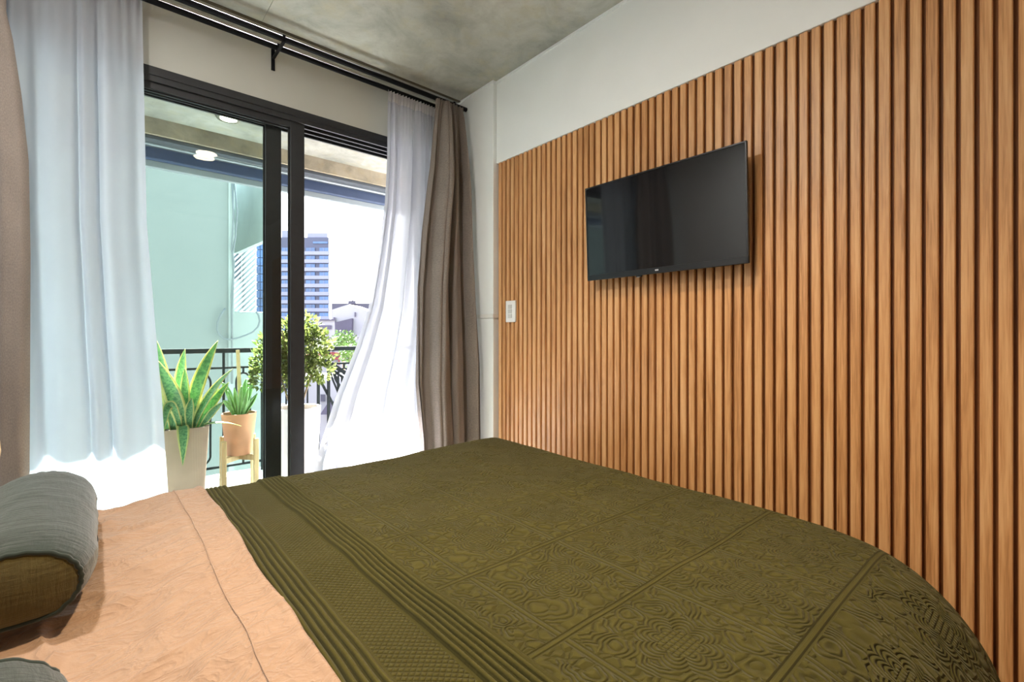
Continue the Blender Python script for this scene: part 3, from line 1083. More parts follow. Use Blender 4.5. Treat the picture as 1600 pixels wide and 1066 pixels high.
# stitched line of the wide hem
hy = np.arange(YN, YE + 0.02, 0.01)
hp = np.full_like(hy, 0.187)
idx = int(np.argmin(np.abs(px - 0.187)))
pts = [Vector(np.stack([X, Y, Z], -1)[idx, j]) + Vector((0, 0, 0.0015)) for j in range(0, len(qy), 2)]
MB().tube(pts, 0.0012, 6).obj('hem_fold', 'sheet', sheet, smooth=True)


# bolsters
def bolster(cx, y0, y1, rx, rz, label, seed):
    e = empty('bolster_pillow', (cx, (y0 + y1) / 2, ZB))
    tag(e, label, 'pillow', 'sage bolster pillows')
    n, L = 120, y1 - y0
    ts = np.concatenate([np.linspace(0, 0.1, 16), np.linspace(0.1, 0.9, 50)[1:], np.linspace(0.9, 1, 16)[1:]])
    A = np.linspace(0, 2 * np.pi, n + 1)
    Tm, Am = np.meshgrid(ts, A, indexing='ij')
    d = np.minimum(Tm, 1 - Tm) * L
    fat = 0.80 + 0.20 * np.clip(d / 0.09, 0, 1) ** 0.5
    puck = 0.0010 * np.sin(Am * 26 + 3 * np.sin(Am * 3)) * np.exp(-d / 0.03)
    wr = 0.002 * fbm(Am * 1.2, Tm * 5, seed, 3) + 0.0015 * (1 - np.abs(fbm(Am * 2, Tm * 9, seed + 5, 2))) ** 3
    wr = wr * np.clip(d / 0.05, 0, 1)
    rr = fat + (puck + wr) / rx
    Xb = cx + rx * rr * np.cos(Am)
    Zb = ZB + 0.022 + rz * 0.94 + rz * rr * np.sin(Am)
    flat = ZB + 0.026
    Zb = np.where(Zb < flat + 0.02, flat + 0.02 - (flat + 0.02 - Zb) * 0.3, Zb)
    Yb = y0 + Tm * L
    UVb = np.stack([Am / (2 * np.pi) * 0.6, Tm * L], -1)
    MB().grid(np.stack([Xb, Yb, Zb], -1), UVb).obj('cover', 'bolster', e, smooth=True)
    for yy, i, sg in ((y0, 0, -1), (y1, len(ts) - 1, 1)):
        ring = [Vector((Xb[i, j], yy, Zb[i, j])) for j in range(n)]
        c = sum(ring, Vector()) / n
        mb = MB()
        vs, uv = [], []
        for k, fr_ in enumerate((1.0, 0.97, 0.8, 0.5, 0.2, 0.02)):
            bulge = 0.014 * (1 - fr_ ** 2) ** 0.8
            for p in ring:
                q = c + (p - c) * fr_
                vs.append(q + Vector((0, sg * bulge, 0)))
                uv.append((q.x, q.z))
        fs = []
        for k in range(5):
            for j in range(n):
                l = (j + 1) % n
                fs.append((k * n + j, k * n + l, (k + 1) * n + l, (k + 1) * n + j))
        fs.append(tuple(5 * n + j for j in range(n)))
        mb.add(vs, fs, uv)
        mb.obj('end_panel', 'bolster_end', e, smooth=True)
        pr = [c + (p - c) * 1.01 for p in ring]
        MB().tube(pr, 0.0042, 8, closed=True).obj('piping', 'bolster', e, smooth=True)
    return e


bolster(-0.105, 1.11, 1.72, 0.105, 0.078, 'sage green bolster pillow whole round end in view on the peach sheet', 51)
bolster(-0.115, 0.14, 0.765, 0.105, 0.078, 'sage green bolster pillow cut off at the bottom corner of the photo', 62)

# pale pillow behind the first bolster, only its tip in view
e = empty('pillow', (-0.33, 1.35, ZB + 0.02))
tag(e, 'pale teal pillow tip showing behind the bolster', 'pillow')
n = 40
uu, vv = np.meshgrid(np.linspace(-1, 1, n), np.linspace(-1, 1, n), indexing='ij')
th = 0.06 * np.clip((1 - np.abs(uu) ** 2.5) * (1 - np.abs(vv) ** 2.5), 0, 1) ** 0.5
for sg in (1, -1):
    Pp = np.stack([-0.30 + sg * th - 0.05 * vv, 1.42 + uu * 0.33, ZB + 0.20 + vv * 0.165 + 0 * th], -1)
    MB().grid(Pp, np.stack([uu * 0.3, vv * 0.2], -1)).obj('pillow_face', 'teal_pillow', e, smooth=True)

# nightstand with wooden vase, hidden but for the vase's edge
ns = empty('nightstand', (-0.46, 2.12, 0))
tag(ns, 'small wooden nightstand standing beyond the bed under the vase', 'nightstand')
MB().box(-0.70, -0.21, 1.97, 2.27, 0.56, 0.60).obj('top', 'bed_wood', ns, bevel=0.004)
MB().box(-0.68, -0.23, 1.99, 2.25, 0.36, 0.56).obj('carcass', 'bed_wood', ns, bevel=0.004)
for x in (-0.67, -0.24):
    for yy in (2.0, 2.24):
        MB().box(x - 0.015, x + 0.015, yy - 0.015, yy + 0.015, 0, 0.36).obj('leg', 'bed_wood', ns)
pv = at(1, 705, 2.12)
va = empty('wooden_vase', (pv.x - 0.056, 2.12, 0.60))
tag(va, 'pale wooden vase on the nightstand at the very edge of the view', 'vase')
zv = pv.z - 0.60
MB().lathe([(0.03, 0), (0.036, 0.006), (0.05, zv * 0.6), (0.057, zv), (0.055, zv + 0.03), (0.04, zv + 0.05), (0.02, zv + 0.055)], va.location, 28).obj('body', 'oak_vase', va, smooth=True)
MB().lathe([(0.02, zv + 0.055), (0.018, zv + 0.075), (0.024, zv + 0.085)], va.location, 20).obj('neck', 'oak_vase', va, smooth=True)

# ------------------------------------------------------------------ warm ceiling lamp of the bedroom and an added fill light
def ceiling_lamp(x, y, power, label, color=None, spot=False):
    e = empty('ceiling_light', (x, y, CEIL))
    tag(e, label, 'ceiling light', 'ceiling lights of the bedroom')
    MB().lathe([(0.075, -0.012), (0.085, -0.012), (0.09, -0.004), (0.09, 0.0)], e.location, 32).obj('rim', 'nickel', e, smooth=True)
    MB().lathe([(0.072, -0.0135), (0.072, -0.0125)], e.location, 32).obj('diffuser', 'lamp_white', e)
    ld = bpy.data.lights.new('bulb', 'SPOT' if spot else 'AREA')
    if spot:
        ld.spot_size = R(110)
        ld.spot_blend = 1.0
        ld.shadow_soft_size = 0.032
        power *= 4
    else:
        ld.shape = 'DISK'
        ld.size = 0.10
    ld.energy = power
    ld.color = color or LAMP_COLOR
    l = bpy.data.objects.new('bulb', ld)
    l.parent = e
    l.location = (0, 0, -0.02)
    COL.objects.link(l)
    return e


ceiling_lamp(0.66, 0.72, LAMP_POWER, 'round warm ceiling spotlight over the bed', None, True)
ceiling_lamp(-0.22, 1.20, NEUTRAL_FILL_POWER, 'added neutral white fill light, out of view over the head of the bed', (1.0, 0.96, 0.92))  # lamp added out of view to lift the room's ambient light


# ------------------------------------------------------------------ balcony shell
struct(MB().box(-1.6, 3.2, 2.78, 4.0, -0.15, 0.0).obj('balcony_floor', 'balcony_tile'))
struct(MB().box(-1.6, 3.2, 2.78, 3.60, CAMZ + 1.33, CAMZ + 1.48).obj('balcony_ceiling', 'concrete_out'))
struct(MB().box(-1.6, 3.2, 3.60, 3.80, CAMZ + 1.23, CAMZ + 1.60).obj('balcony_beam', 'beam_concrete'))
struct(MB().box(-1.6, 3.2, 3.68, 3.84, 0.0, 0.155).obj('balcony_curb', 'curb', bevel=0.004))

aw = empty('awning', (0.8, 3.8, CAMZ + 1.2))
tag(aw, 'rolled blue-grey balcony awning under the concrete beam', 'awning')
MB().box(-1.6, 3.2, 3.62, 3.80, CAMZ + 1.205, CAMZ + 1.228).obj('awning_box', 'pvc_grey', aw, bevel=0.003)
MB().tube([(-1.6, 3.70, CAMZ + 1.198), (3.2, 3.70, CAMZ + 1.198)], 0.010, 12).obj('front_bar', 'pvc_white', aw, smooth=True)
MB().box(-1.6, 3.2, 3.78, 3.83, CAMZ + 1.127, CAMZ + 1.222).obj('rolled_cloth', 'pvc_blue', aw, bevel=0.012)
MB().box(-1.6, 3.2, 3.80, 3.84, CAMZ + 1.085, CAMZ + 1.128).obj('valance', 'pvc_white', aw, bevel=0.004)

pl = at(357, 184, 3.30)
bl = empty('balcony_downlight', (pl.x, pl.y, CAMZ + 1.33))
tag(bl, 'round lit downlight recessed in the balcony ceiling', 'ceiling light')
MB().lathe([(0.046, -0.008), (0.062, -0.012), (0.068, -0.004), (0.068, 0.0)], bl.location, 32).obj('rim', 'nickel', bl, smooth=True)
MB().lathe([(0.045, -0.0105), (0.045, -0.0095)], bl.location, 32).obj('diffuser', 'balcony_lamp', bl)

# railing
YR = 3.75
rl = empty('balcony_railing', (0.9, YR, 0.155))
tag(rl, 'dark iron balcony railing with looped bars behind the potted plants', 'railing')
MB().box(-1.6, 3.2, YR - 0.022, YR + 0.022, 1.003, 1.035).obj('handrail', 'rail_metal', rl, bevel=0.004)
MB().box(-1.6, 3.2, YR - 0.008, YR + 0.008, 0.893, 0.907).obj('rail_bar', 'rail_metal', rl)
MB().box(-1.6, 3.2, YR - 0.008, YR + 0.008, 0.215, 0.229).obj('rail_bar', 'rail_metal', rl)
xb = 0.654 - 0.24 * 9
i = 0
bal0 = loop0 = pin0 = None
while xb < 3.1:
    if bal0 is None:
        bal0 = MB().box(-0.007, 0.007, -0.007, 0.007, 0.155, 1.004).obj('baluster', 'rail_metal')
        lp = []
        for k in range(24):
            a = 2 * math.pi * k / 24
            lp.append((0.044 * math.cos(a), 0, (0.80 if math.sin(a) >= 0 else 0.315) + 0.06 * math.sin(a)))
        loop0 = MB().tube(lp, 0.0065, 8, closed=True).obj('loop_bar', 'rail_metal', smooth=True)
        pin0 = MB().box(-0.006, 0.006, -0.006, 0.006, 0.862, 0.895).obj('loop_pin', 'rail_metal')
        pin1 = MB().box(-0.006, 0.006, -0.006, 0.006, 0.227, 0.252).obj('loop_pin', 'rail_metal')
        A, B, C_, D_ = bal0, loop0, pin0, pin1
    else:
        A, B, C_, D_ = copy_of(bal0), copy_of(loop0), copy_of(pin0), copy_of(pin1)
    for q, dx in ((A, 0), (B, 0.12), (C_, 0.12), (D_, 0.12)):
        q.parent = rl
        q.location = (xb + dx - rl.location.x, 0, -rl.location.z)
    xb += 0.24
# folded metal rack leaning against the railing
rk = empty('folded_rack', (1.35, 3.5, 0.0))
tag(rk, 'grey metal folding rack with slanted bars leaning by the railing behind the sheer', 'folding rack')
Yk = 3.60
def rp(u, v, dy=0.0):
    return at(u, v, Yk + dy)
MB().bar(rp(503, 559), rp(560, 597), 0.03, 0.028).obj('top_bar', 'rail_metal', rk)
MB().bar(rp(514, 575, -.01), rp(560, 606, -.01), 0.016, 0.018).obj('cross_bar', 'rail_metal', rk)
MB().bar(rp(499, 592, -.03), rp(528, 646, -.03), 0.016, 0.016).obj('brace', 'rail_metal', rk)
for (a, b, c, d) in ((513, 570, 531, 620), (518, 576, 533, 610), (523, 582, 536, 612), (529, 580, 529, 616), (534, 586, 538, 610), (540, 588, 545, 625)):
    MB().tube([rp(a, b, -.02), rp((a + c) / 2 - 1.5, (b + d) / 2, -.02), rp(c, d, -.02)], 0.007, 6).obj('bar', 'rail_metal', rk)
MB().bar(rp(513, 572, -.04), rp(513, 668, -.04), 0.015, 0.015, (0, 1, 0)).obj('leg', 'rail_metal', rk)
MB().bar(rp(497, 595, -.04), (rp(497, 600, -.04).x, Yk - .04, 0.0), 0.014, 0.014, (0, 1, 0)).obj('leg', 'rail_metal', rk)
MB().bar((rp(560, 597, -.04).x, Yk - .04, rp(560, 597).z), (rp(560, 597, -.04).x, Yk - .04, 0.0), 0.015, 0.015, (0, 1, 0)).obj('leg', 'rail_metal', rk)


# ------------------------------------------------------------------ plants
def leaf_mesh(p0, p1, p2, w, twist=0.0, n=14, fold=0.22, face=None):
    """blade along a quadratic curve p0-p1-p2, facing roughly `face`"""
    p0, p1, p2 = Vector(p0), Vector(p1), Vector(p2)
    face = Vector(face or (-0.3, -1.0, 0.15)).normalized()
    vs, uv = [], []
    for i in range(n + 1):
        t = i / n
        p = p0 * (1 - t) ** 2 + p1 * (2 * t * (1 - t)) + p2 * t * t
        d = ((p1 - p0) * (1 - t) + (p2 - p1) * t).normalized()
        side = d.cross(face)
        if side.length < 0.05:
            side = d.cross(Vector((1, 0, 0)))
        side.normalize()
        nrm = side.cross(d).normalized()
        a = twist * t
        s2 = side * math.cos(a) + nrm * math.sin(a)
        n2 = nrm * math.cos(a) - side * math.sin(a)
        ww = w * (0.55 + 0.45 * min(1, t * 2.2)) * (1 - max(0, (t - 0.45) / 0.55) ** 2.2) + 0.0008
        for k in (-1, -0.72, -0.36, 0, 0.36, 0.72, 1):
            vs.append(p + s2 * (k * ww / 2) + n2 * (-fold * ww * (1 - k * k) * 0.5))
            uv.append(((k + 1) / 2, t))
    fs = [(i * 7 + k, i * 7 + k + 1, (i + 1) * 7 + k + 1, (i + 1) * 7 + k) for i in range(n) for k in range(6)]
    return MB().add(vs, fs, uv)


def thick(o, th):
    m = o.modifiers.new('thick', 'SOLIDIFY')
    m.thickness = th
    m.offset = 0
    return o


# snake plant
YS = 3.10
c0 = at(288, 668, YS)
sp = empty('snake_plant', (c0.x - 0.006, YS + 0.06, 0))
tag(sp, 'yellow-edged snake plant in a tall grey-brown square pot on the balcony', 'potted plant')
zr = c0.z
rt, rb = 0.118, 0.080
MB().lathe([(rb, 0.0), (rb + 0.004, 0.01), (rt, zr - 0.008), (rt + 0.001, zr), (rt - 0.012, zr), (rt - 0.016, zr - 0.04), (rt - 0.02, zr - 0.05)], sp.location, 48, sq=9).obj('pot', 'pot_grey', sp)
smooth_by_angle(sp.children[0], 35)
MB().lathe([(rt - 0.016, zr - 0.03), (rt - 0.03, zr - 0.022)], sp.location, 40, sq=9).obj('soil', 'soil', sp)
leaves = [  # base (u,v,dy) control (u,v,dy) tip (u,v,dy) width twist
    ((272, 664, .06), (258, 600, .10), (245, 533, .08), 0.062, .2),
    ((284, 664, .10), (275, 600, .14), (289, 545, .14), 0.066, .3),
    ((295, 664, .05), (300, 600, .06), (341, 532, .05), 0.070, -.2),
    ((289, 664, .02), (288, 620, .02), (289, 575, .02), 0.050, .1),
    ((288, 662, .04), (276, 625, .00), (245, 562, -.04), 0.085, .15),
    ((300, 662, .03), (320, 612, .02), (364, 576, .0), 0.046, .9),
    ((305, 664, .04), (328, 630, .02), (358, 597, .02), 0.050, .4),
    ((310, 664, .10), (325, 640, .12), (341, 605, .10), 0.052, .0),
    ((312, 666, .02), (330, 640, -.02), (350, 628, -.03), 0.040, .6),
    ((302, 662, .09), (306, 620, .12), (316, 590, .13), 0.046, .0),
    ((279, 662, .10), (265, 622, .14), (254, 590, .16), 0.055, .2),
    ((297, 664, -.02), (293, 640, -.05), (300, 622, -.02), 0.045, .1),
    ((262, 664, .12), (256, 640, .16), (246, 615, .18), 0.052, .1),
]
for (b, c, t_, w, tw) in leaves:
    pts = [at(u, v, YS + 0.06 + dy - 0.05) for u, v, dy in (b, c, t_)]
    pts[0].z = zr - 0.03
    o = leaf_mesh(*pts, w, tw).obj('leaf', 'snake', sp, smooth=True)
    thick(o, 0.003)
# leaf hanging over the front of the pot
ztip = at(285, 729, YS - 0.07).z
xh = at(286, 670, YS - 0.07).x
o = leaf_mesh((xh, YS + 0.0, zr - 0.01), (xh - 0.002, YS - 0.14, zr + 0.10), (xh, YS - 0.058, ztip), 0.056, 0, 18, face=(0, -0.5, 1)).obj('leaf', 'snake', sp, smooth=True)
thick(o, 0.003)
# leaf lying out sideways to the terracotta pot, and one curled at the sheer
a0, a1, a2 = at(318, 664, YS), at(345, 655, YS - 0.03), at(377, 666, YS - 0.04)
thick(leaf_mesh(a0, a1, a2, 0.028, 0.6, face=(0, -0.4, 1)).obj('leaf', 'snake', sp, smooth=True), 0.003)
b0, b1, b2 = at(254, 682, YS - 0.09), at(262, 590, YS - 0.10), at(281, 668, YS - 0.03)
thick(leaf_mesh(b2, b1, b0, 0.045, 0.3, 18).obj('leaf', 'snake', sp, smooth=True), 0.003)

# plant stand and aloe
YA = 3.45
ca = at(373.5, 645, YA)
zrim, zbot = ca.z, at(373.5, 709, YA).z
st = empty('plant_stand', (ca.x, YA, 0))
tag(st, 'pale wooden plant stand holding the terracotta aloe pot', 'plant stand')
legs = []
for ang in (200, 290, 20, 110):
    a = R(ang + 18)
    legs.append((ca.x + 0.125 * math.cos(a), YA + 0.125 * math.sin(a)))
for (x, yy) in legs:
    MB().box(x - 0.014, x + 0.014, yy - 0.014, yy + 0.014, 0.0, zbot + 0.105).obj('leg', 'stand_wood', st, bevel=0.003, loc=(x, yy, 0))
MB().bar((legs[0][0], legs[0][1], zbot - 0.018), (legs[2][0], legs[2][1], zbot - 0.018), 0.024, 0.034).obj('cross_bar', 'stand_wood', st, bevel=0.003)
MB().bar((legs[1][0], legs[1][1], zbot - 0.018), (legs[3][0], legs[3][1], zbot - 0.018), 0.024, 0.034).obj('cross_bar', 'stand_wood', st, bevel=0.003)
al = empty('potted_aloe', (ca.x, YA, zbot))
tag(al, 'spiky green aloe with a stake in a terracotta pot on the wooden stand', 'potted plant')
hpot = zrim - zbot
MB().lathe([(0.070, 0.0), (0.073, 0.004), (0.100, hpot - 0.004), (0.101, hpot), (0.091, hpot), (0.086, hpot - 0.04)], al.location, 40).obj('pot', 'terracotta', al)
smooth_by_angle(al.children[0], 40)
MB().lathe([(0.088, hpot - 0.024), (0.05, hpot - 0.018)], al.location, 32).obj('soil', 'soil', al)
sticks = [(393, 582, 382, 620, .03, .030), (384, 592, 379, 620, .0, .030), (402, 615, 392, 630, .02, .026), (346, 598, 358, 606, .0, .028), (349, 627, 356, 628, -.02, .026),
          (356, 611, 362, 630, -.02, .028), (398, 588, 386, 622, -.03, .030), (366, 606, 369, 628, .05, .026), (377, 604, 376, 630, -.04, .028), (388, 606, 382, 632, -.05, .026)]
for (u, v, cu, cv, dy, w) in sticks:
    b = at(cu * 0.35 + 373.5 * 0.65, 648, YA + dy * 0.7)
    b.z = zrim - 0.022
    o = leaf_mesh(b, at(cu, cv, YA + dy), at(u, v, YA + dy * 1.6), w, 0.2, 10, fold=0.8).obj('leaf', 'aloe', al, smooth=True)
    thick(o, 0.007)
q0, q1 = at(376, 650, YA + 0.02), at(371.5, 547, YA + 0.02)
MB().bar(q0, q1, 0.020, 0.012, (0, 1, 0)).obj('stake', 'stake', al)

# white planter with shrub
YP = 3.08
rp_ = at(499.5, 631, YP)
lp_ = at(426, 640, YP)
cx, rad = (rp_.x + lp_.x) / 2, (rp_.x - lp_.x) / 2
zr = (rp_.z + at(440, 640, YP).z) / 2
sh = empty('potted_shrub', (cx, YP, 0))
tag(sh, 'leafy green shrub in a white planter beside the open door', 'potted plant')
MB().lathe([(rad * 0.72, 0.0), (rad * 0.74, 0.01), (rad * 0.99, zr - 0.02), (rad, zr), (rad - 0.016, zr), (rad - 0.022, zr - 0.05)], sh.location, 48).obj('planter', 'pot_white', sh)
smooth_by_angle(sh.children[0], 40)
MB().lathe([(rad - 0.018, zr - 0.03), (rad * 0.4, zr - 0.02)], sh.location, 32).obj('soil', 'soil', sh)
stems = MB()
tips = []
for k in range(9):
    a = random.uniform(0, 6.28)
    r1 = random.uniform(0.06, 0.20)
    b = Vector((cx + random.uniform(-.03, .03), YP + random.uniform(-.03, .03), zr - 0.03))
    e_ = Vector((cx + r1 * math.cos(a), YP + r1 * math.sin(a), zr + random.uniform(0.30, 0.52)))
    m_ = b * 0.5 + e_ * 0.5 + Vector((random.uniform(-.03, .03), random.uniform(-.03, .03), 0.03))
    stems.tube([b, m_, e_], [0.007, 0.005, 0.003], 6)
    tips += [m_ * 0.5 + e_ * 0.5, e_]
stems.obj('stem', 'bark', sh, smooth=True)
fo = MB()
blobs = [(at(470, 512, YP), 0.10), (at(485, 545, YP), 0.13), (at(460, 540, YP), 0.13), (at(422, 570, YP), 0.10), (at(440, 555, YP + .05), 0.12), (at(500, 575, YP), 0.08),
         (at(412, 590, YP + .03), 0.06), (at(478, 580, YP - .03), 0.09), (at(450, 590, YP), 0.08), (at(495, 535, YP), 0.07), (at(430, 540, YP), 0.09)]
for c, r in blobs:
    for k in range(int(2600 * r)):
        d = Vector((random.gauss(0, 1), random.gauss(0, 1), random.gauss(0, 1))).normalized()
        p = c + d * r * random.uniform(0.55, 1.12)
        ax = (d + Vector((random.uniform(-.8, .8), random.uniform(-.8, .8), random.uniform(-.3, .9)))).normalized()
        sd = ax.cross(Vector((random.uniform(-1, 1), random.uniform(-1, 1), random.uniform(-1, 1)))).normalized()
        L, W = random.uniform(0.026, 0.042), random.uniform(0.008, 0.013)
        nn = ax.cross(sd)
        fo.add([p, p + ax * L * 0.5 + sd * W + nn * 0.003, p + ax * L, p + ax * L * 0.5 - sd * W + nn * 0.003], [(0, 1, 2), (0, 2, 3)])
o = fo.obj('foliage', 'shrub', sh)
o['kind'] = 'stuff'

# ------------------------------------------------------------------ what stands beyond the balcony
struct(MB().box(-120, 320, 5.0, 420, -16.2, -16.0).obj('ground', 'street'), 'pale street level far below the balcony')

# neighbouring building with a pale blank wall
YN1 = 6.0
nb = empty('neighbour_building', (-1.0, YN1, -16))
tag(nb, 'pale green-white blank neighbour wall standing behind the railing', 'building')
xe = at(360, 400, YN1).x
MB().box(-9, xe, YN1, YN1 + 6, -16, 3.5).obj('wall', 'party', nb)
MB().box(xe - 0.02, xe + 0.035, YN1 - 0.01, YN1 + 0.05, -16, 3.5).obj('downpipe', 'party_grey', nb)
# upper fin wall and its sloping underside
f0, f1 = at(366, 396, 8.0), at(421, 372, 6.1)
x0 = f0.x
mb = MB()
zt_ = 3.7
zA, zBb = at(366, 396, 8.0).z, at(413, 377, 6.35).z
vs = [(x0, 6.15, zBb), (x0, 8.0, zA), (x0, 8.0, zt_), (x0, 6.15, zt_), (x0 + 0.07, 6.15, zBb), (x0 + 0.07, 8.0, zA), (x0 + 0.07, 8.0, zt_), (x0 + 0.07, 6.15, zt_)]
mb.add(vs, [(0, 1, 2, 3), (7, 6, 5, 4), (0, 4, 5, 1), (1, 5, 6, 2), (3, 7, 4, 0), (2, 6, 7, 3)])
mb.obj('fin_wall', 'fin', nb)
q = at(362, 486, 7.0), at(413, 486, 7.0)
MB().box(q[0].x, q[1].x, 7.0, 7.4, -16, q[0].z).obj('parapet', 'party_grey', nb, bevel=0.02)

# cables on its corner
cb = empty('wall_cables', (xe, YN1, 0))
tag(cb, 'loose grey cables hanging and looping on the neighbour wall corner', 'cable')
MB().tube([at(366, 286, 5.97), at(371, 330, 5.96), at(368, 370, 5.96), at(363, 400, 5.96), at(365, 430, 5.96), at(363, 480, 5.96), at(362, 600, 5.96)], 0.009, 6).obj('cable', 'cable', cb, smooth=True)
MB().tube([at(363, 286, 5.97), at(365, 340, 5.96), at(362, 390, 5.96), at(366, 410, 5.96), at(362, 460, 5.96), at(363, 600, 5.96)], 0.009, 6).obj('cable', 'cable', cb, smooth=True)
lp = [(352, 482), (345, 492), (340, 504), (339, 515), (343, 524), (350, 530), (360, 531), (372, 528), (384, 524), (395, 519), (403, 511), (406, 502), (404, 493), (400, 487)]
MB().tube([at(u, v, 5.95) for u, v in lp], 0.010, 6).obj('cable_loop', 'cable', cb, smooth=True)

# far things, each facing the camera side
FW = Vector((SN, CS, 0))
RT = Vector((CS, -SN, 0))


def fbox(mb, u0, u1, v0, v1, t, depth):
    """box whose front spans pixels u0..u1, v0..v1 at forward distance t"""
    a, b = att(u0, v0, t), att(u1, v1, t)
    w0, w1 = a, a + RT * ((u1 - u0) / F * t)
    slant = (u1 - U0) / F - 0.02      # walls run back along the sight line of the block's right corner
    vs = []
    for z in (b.z, a.z):
        for p in (w0, w1):
            for d in (0, depth):
                q = p + (FW + RT * slant) * d
                vs.append((q.x, q.y, z))
    return mb.add(vs, [(0, 2, 6, 4), (1, 5, 7, 3), (0, 4, 5, 1), (2, 3, 7, 6), (4, 6, 7, 5), (0, 1, 3, 2)])


# lattice-screened building
lt = empty('lattice_building', att(385, 600, 34))
tag(lt, 'white building screened by a diagonal lattice behind the neighbour wall', 'building')
MB_ = fbox(MB(), 352, 400, 380, 900, 36, 6).obj('wall', 'lattice_white', lt)
fbox(MB(), 365, 378, 394, 436, 35.9, 0.3).obj('window', 'lattice_dark', lt)
la = MB()
for k in range(-6, 20):
    u_a, v_a = 364, 384 + k * 8.2
    u_b, v_b = 400, v_a - 34
    pa_, pb_ = att(u_a, v_a, 35.7), att(u_b, v_b, 35.7)
    la.bar(pa_, pb_, 0.08, 0.10, (0, 0, 1))
o = la.obj('lattice', simple('grey_lattice_bars', srgb(196, 204, 204), 0.7, 0.03, 3, 0), lt)
fbox(MB(), 376.5, 378.5, 380, 500, 35.8, 0.2).obj('lattice_post', 'lattice_white', lt)

# tall tower
T = 160.0
tw = empty('apartment_tower', att(460, 900, T))
tag(tw, 'tall slate and white apartment tower with blue windows in rows', 'building')
fbox(MB(), 402, 514, 371, 780, T, 25).obj('wall', 'tower_dark', tw)
fbox(MB(), 440, 470, 360, 372, T + 2, 12).obj('roof_house', 'tower_band', tw)
fbox(MB(), 480, 512, 364, 372, T + 2, 12).obj('roof_house', 'tower_band', tw)
first = None
for k in range(12):
    v = 385 + k * 12.7
    # spandrel bands
    fbox(MB(), 437, 514.5, v + 7.6, v + 13.2, T - 0.6, 1.2).obj('spandrel', 'tower_band', tw)
    if k < 11:
        for (a, b) in ((440, 450), (452, 463), (478, 492), (499, 513)):
            w_ = fbox(MB(), a, b, v + 2.2, v + 7.6, T - 0.25, 0.5).obj('window', 'tower_glass', tw)
            fbox(MB(), (a + b) / 2 - 0.3, (a + b) / 2 + 0.3, v + 2.2, v + 7.6, T - 0.35, 0.3).obj('mullion', 'tower_band', w_)
fbox(MB(), 489, 512, 377.5, 380.5, T - 0.25, 0.5).obj('window', 'tower_glass', tw)
for k in range(14):
    v = 378 + k * 12.7
    for (a, b) in ((400.5, 406), (406.8, 412), (413, 424), (425, 436)):
        fbox(MB(), a, b, v, v + 11.6, T - 0.4, 0.6).obj('window', 'curtain_glass', tw)

# pale low houses
hs = empty('gabled_house', att(540, 560, 95))
tag(hs, 'white gabled house wall with grey side beyond the handrail', 'building')
T = 95.0
g = [att(519, 484, T), att(545, 475.5, T), att(568, 484, T), att(590, 492, T), att(590, 600, T), att(519, 600, T)]
vs = [tuple(p) for p in g] + [tuple(p + FW * 8) for p in g]
MB().add(vs, [(5, 4, 3, 2, 1, 0), (6, 7, 8, 9, 10, 11)] + [(i, (i + 1) % 6, 6 + (i + 1) % 6, 6 + i) for i in range(6)]).obj('wall', 'house_white', hs)
g = [att(523, 504, T - 1), att(550, 497.5, T - 1), att(549, 524, T - 1), att(524, 524, T - 1)]
vs = [tuple(p) for p in g] + [tuple(p + FW * 0.9) for p in g]
MB().add(vs, [(3, 2, 1, 0), (4, 5, 6, 7)] + [(i, (i + 1) % 4, 4 + (i + 1) % 4, 4 + i) for i in range(4)]).obj('side_wall', 'house_grey', hs)
fbox(MB(), 554, 556, 488, 495, T - 0.3, 0.3).obj('window', 'house_grey', hs)
fbox(MB(), 521, 524, 496, 505, T - 0.5, 1).obj('chimney', 'house_grey', hs)

rf = empty('grey_roofed_house', att(545, 560, 120))
tag(rf, 'low grey roofed house behind the white gable', 'building')
fbox(MB(), 518, 600, 474, 640, 120, 8).obj('wall', 'roof_grey', rf)
fbox(MB(), 544, 556, 470, 475, 119, 6).obj('roof_ridge', 'roof_grey', rf)
MB().tube([att(551, 471, 119), att(551, 465, 119)], 0.15, 6).obj('antenna', 'roof_grey', rf)

wb = empty('white_low_block', att(505, 600, 80))
tag(wb, 'white low block with a grey window band below the tower', 'building')
fbox(MB(), 493, 523, 500, 700, 80, 9).obj('wall', 'house_white', wb)
fbox(MB(), 495, 518, 508.5, 514.5, 79.8, 0.3).obj('window', 'house_grey', wb)
fbox(MB(), 492, 523.5, 498.8, 500.6, 79.6, 9).obj('coping', 'house_grey', wb)
fbox(MB(), 498, 512, 520, 524, 79.8, 0.3).obj('window', 'roof_grey', wb)

lb = empty('pale_terrace_block', att(520, 640, 60))
tag(lb, 'pale flat-roofed block directly behind the handrail above the red shop', 'building')
fbox(MB(), 490, 600, 526, 900, 62, 8).obj('wall', 'house_white', lb)
fbox(MB(), 488, 602, 524.5, 527, 61.7, 8).obj('coping', 'house_white', lb)

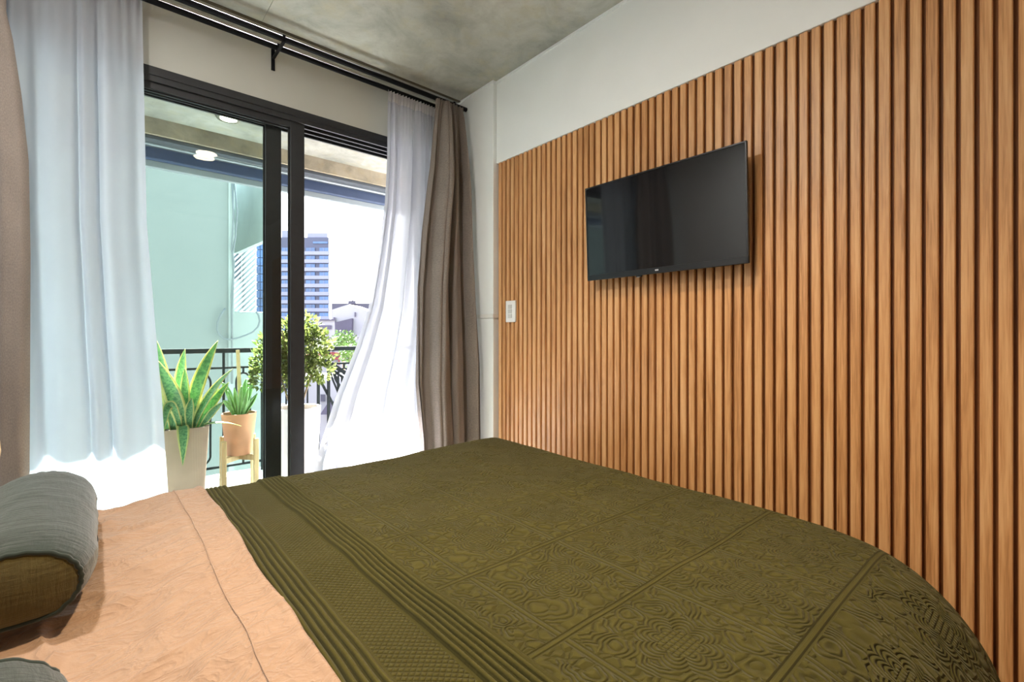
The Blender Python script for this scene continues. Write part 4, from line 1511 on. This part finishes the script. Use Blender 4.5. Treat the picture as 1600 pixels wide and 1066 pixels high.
rs = empty('red_shop_front', att(515, 700, 48))
tag(rs, 'small red and white shop front seen below the handrail', 'building')
fbox(MB(), 480, 532, 546, 900, 48, 5).obj('wall', 'house_white', rs)
fbox(MB(), 478, 532.5, 550.5, 555.5, 47.6, 0.5).obj('fascia', 'red_paint', rs)
fbox(MB(), 500, 529, 558.5, 562, 47.7, 0.4).obj('awning_strip', 'red_paint', rs)
fbox(MB(), 528.5, 531, 556, 570, 47.7, 0.4).obj('post', 'red_paint', rs)
fbox(MB(), 518, 522, 545.5, 549, 47.5, 0.4).obj('window', 'roof_grey', rs)

gb = empty('grey_street_house', att(500, 700, 40))
tag(gb, 'pale house with one dark window under the slanted rack bars', 'building')
fbox(MB(), 470, 560, 590, 1000, 40, 5).obj('wall', 'house_white', gb)
fbox(MB(), 501, 508, 617, 627.5, 39.8, 0.3).obj('window', 'roof_grey', gb)
g = [att(500, 648, 39), att(512, 630, 39), att(545, 630, 39), att(545, 648, 39)]
vs = [tuple(p) for p in g] + [tuple(p + FW * 0.9) for p in g]
MB().add(vs, [(3, 2, 1, 0), (4, 5, 6, 7)] + [(i, (i + 1) % 4, 4 + (i + 1) % 4, 4 + i) for i in range(4)]).obj('roof', 'house_grey', gb)


def street_tree(u, v, t, r, label):
    c = att(u, v, t)
    e = empty('street_tree', (c.x, c.y, -16))
    tag(e, label, 'tree', 'street trees below the balcony')
    mb = MB()
    for k in range(700):
        d = Vector((random.gauss(0, 1), random.gauss(0, 1), random.gauss(0, .8)))
        d = d.normalized() * r * random.uniform(0.4, 1.05)
        p = c + d
        a = Vector((random.uniform(-1, 1), random.uniform(-1, 1), random.uniform(-1, 1))).normalized()
        b = a.cross(Vector((random.uniform(-1, 1), random.uniform(-1, 1), random.uniform(-1, 1)))).normalized()
        sz = r * 0.13
        mb.add([p, p + a * sz + b * sz * .5, p + a * sz * 2, p + a * sz - b * sz * .5], [(0, 1, 2), (0, 2, 3)])
    f = mb.obj('crown', 'tree', e)
    MB().tube([(c.x, c.y, -16), (c.x, c.y, c.z)], [0.3, 0.15], 8).obj('trunk', 'bark', e)


street_tree(537, 532, 55, 1.35, 'rounded green street tree seen just above the handrail')
street_tree(549, 553, 34, 0.9, 'darker green street tree seen just below the handrail')
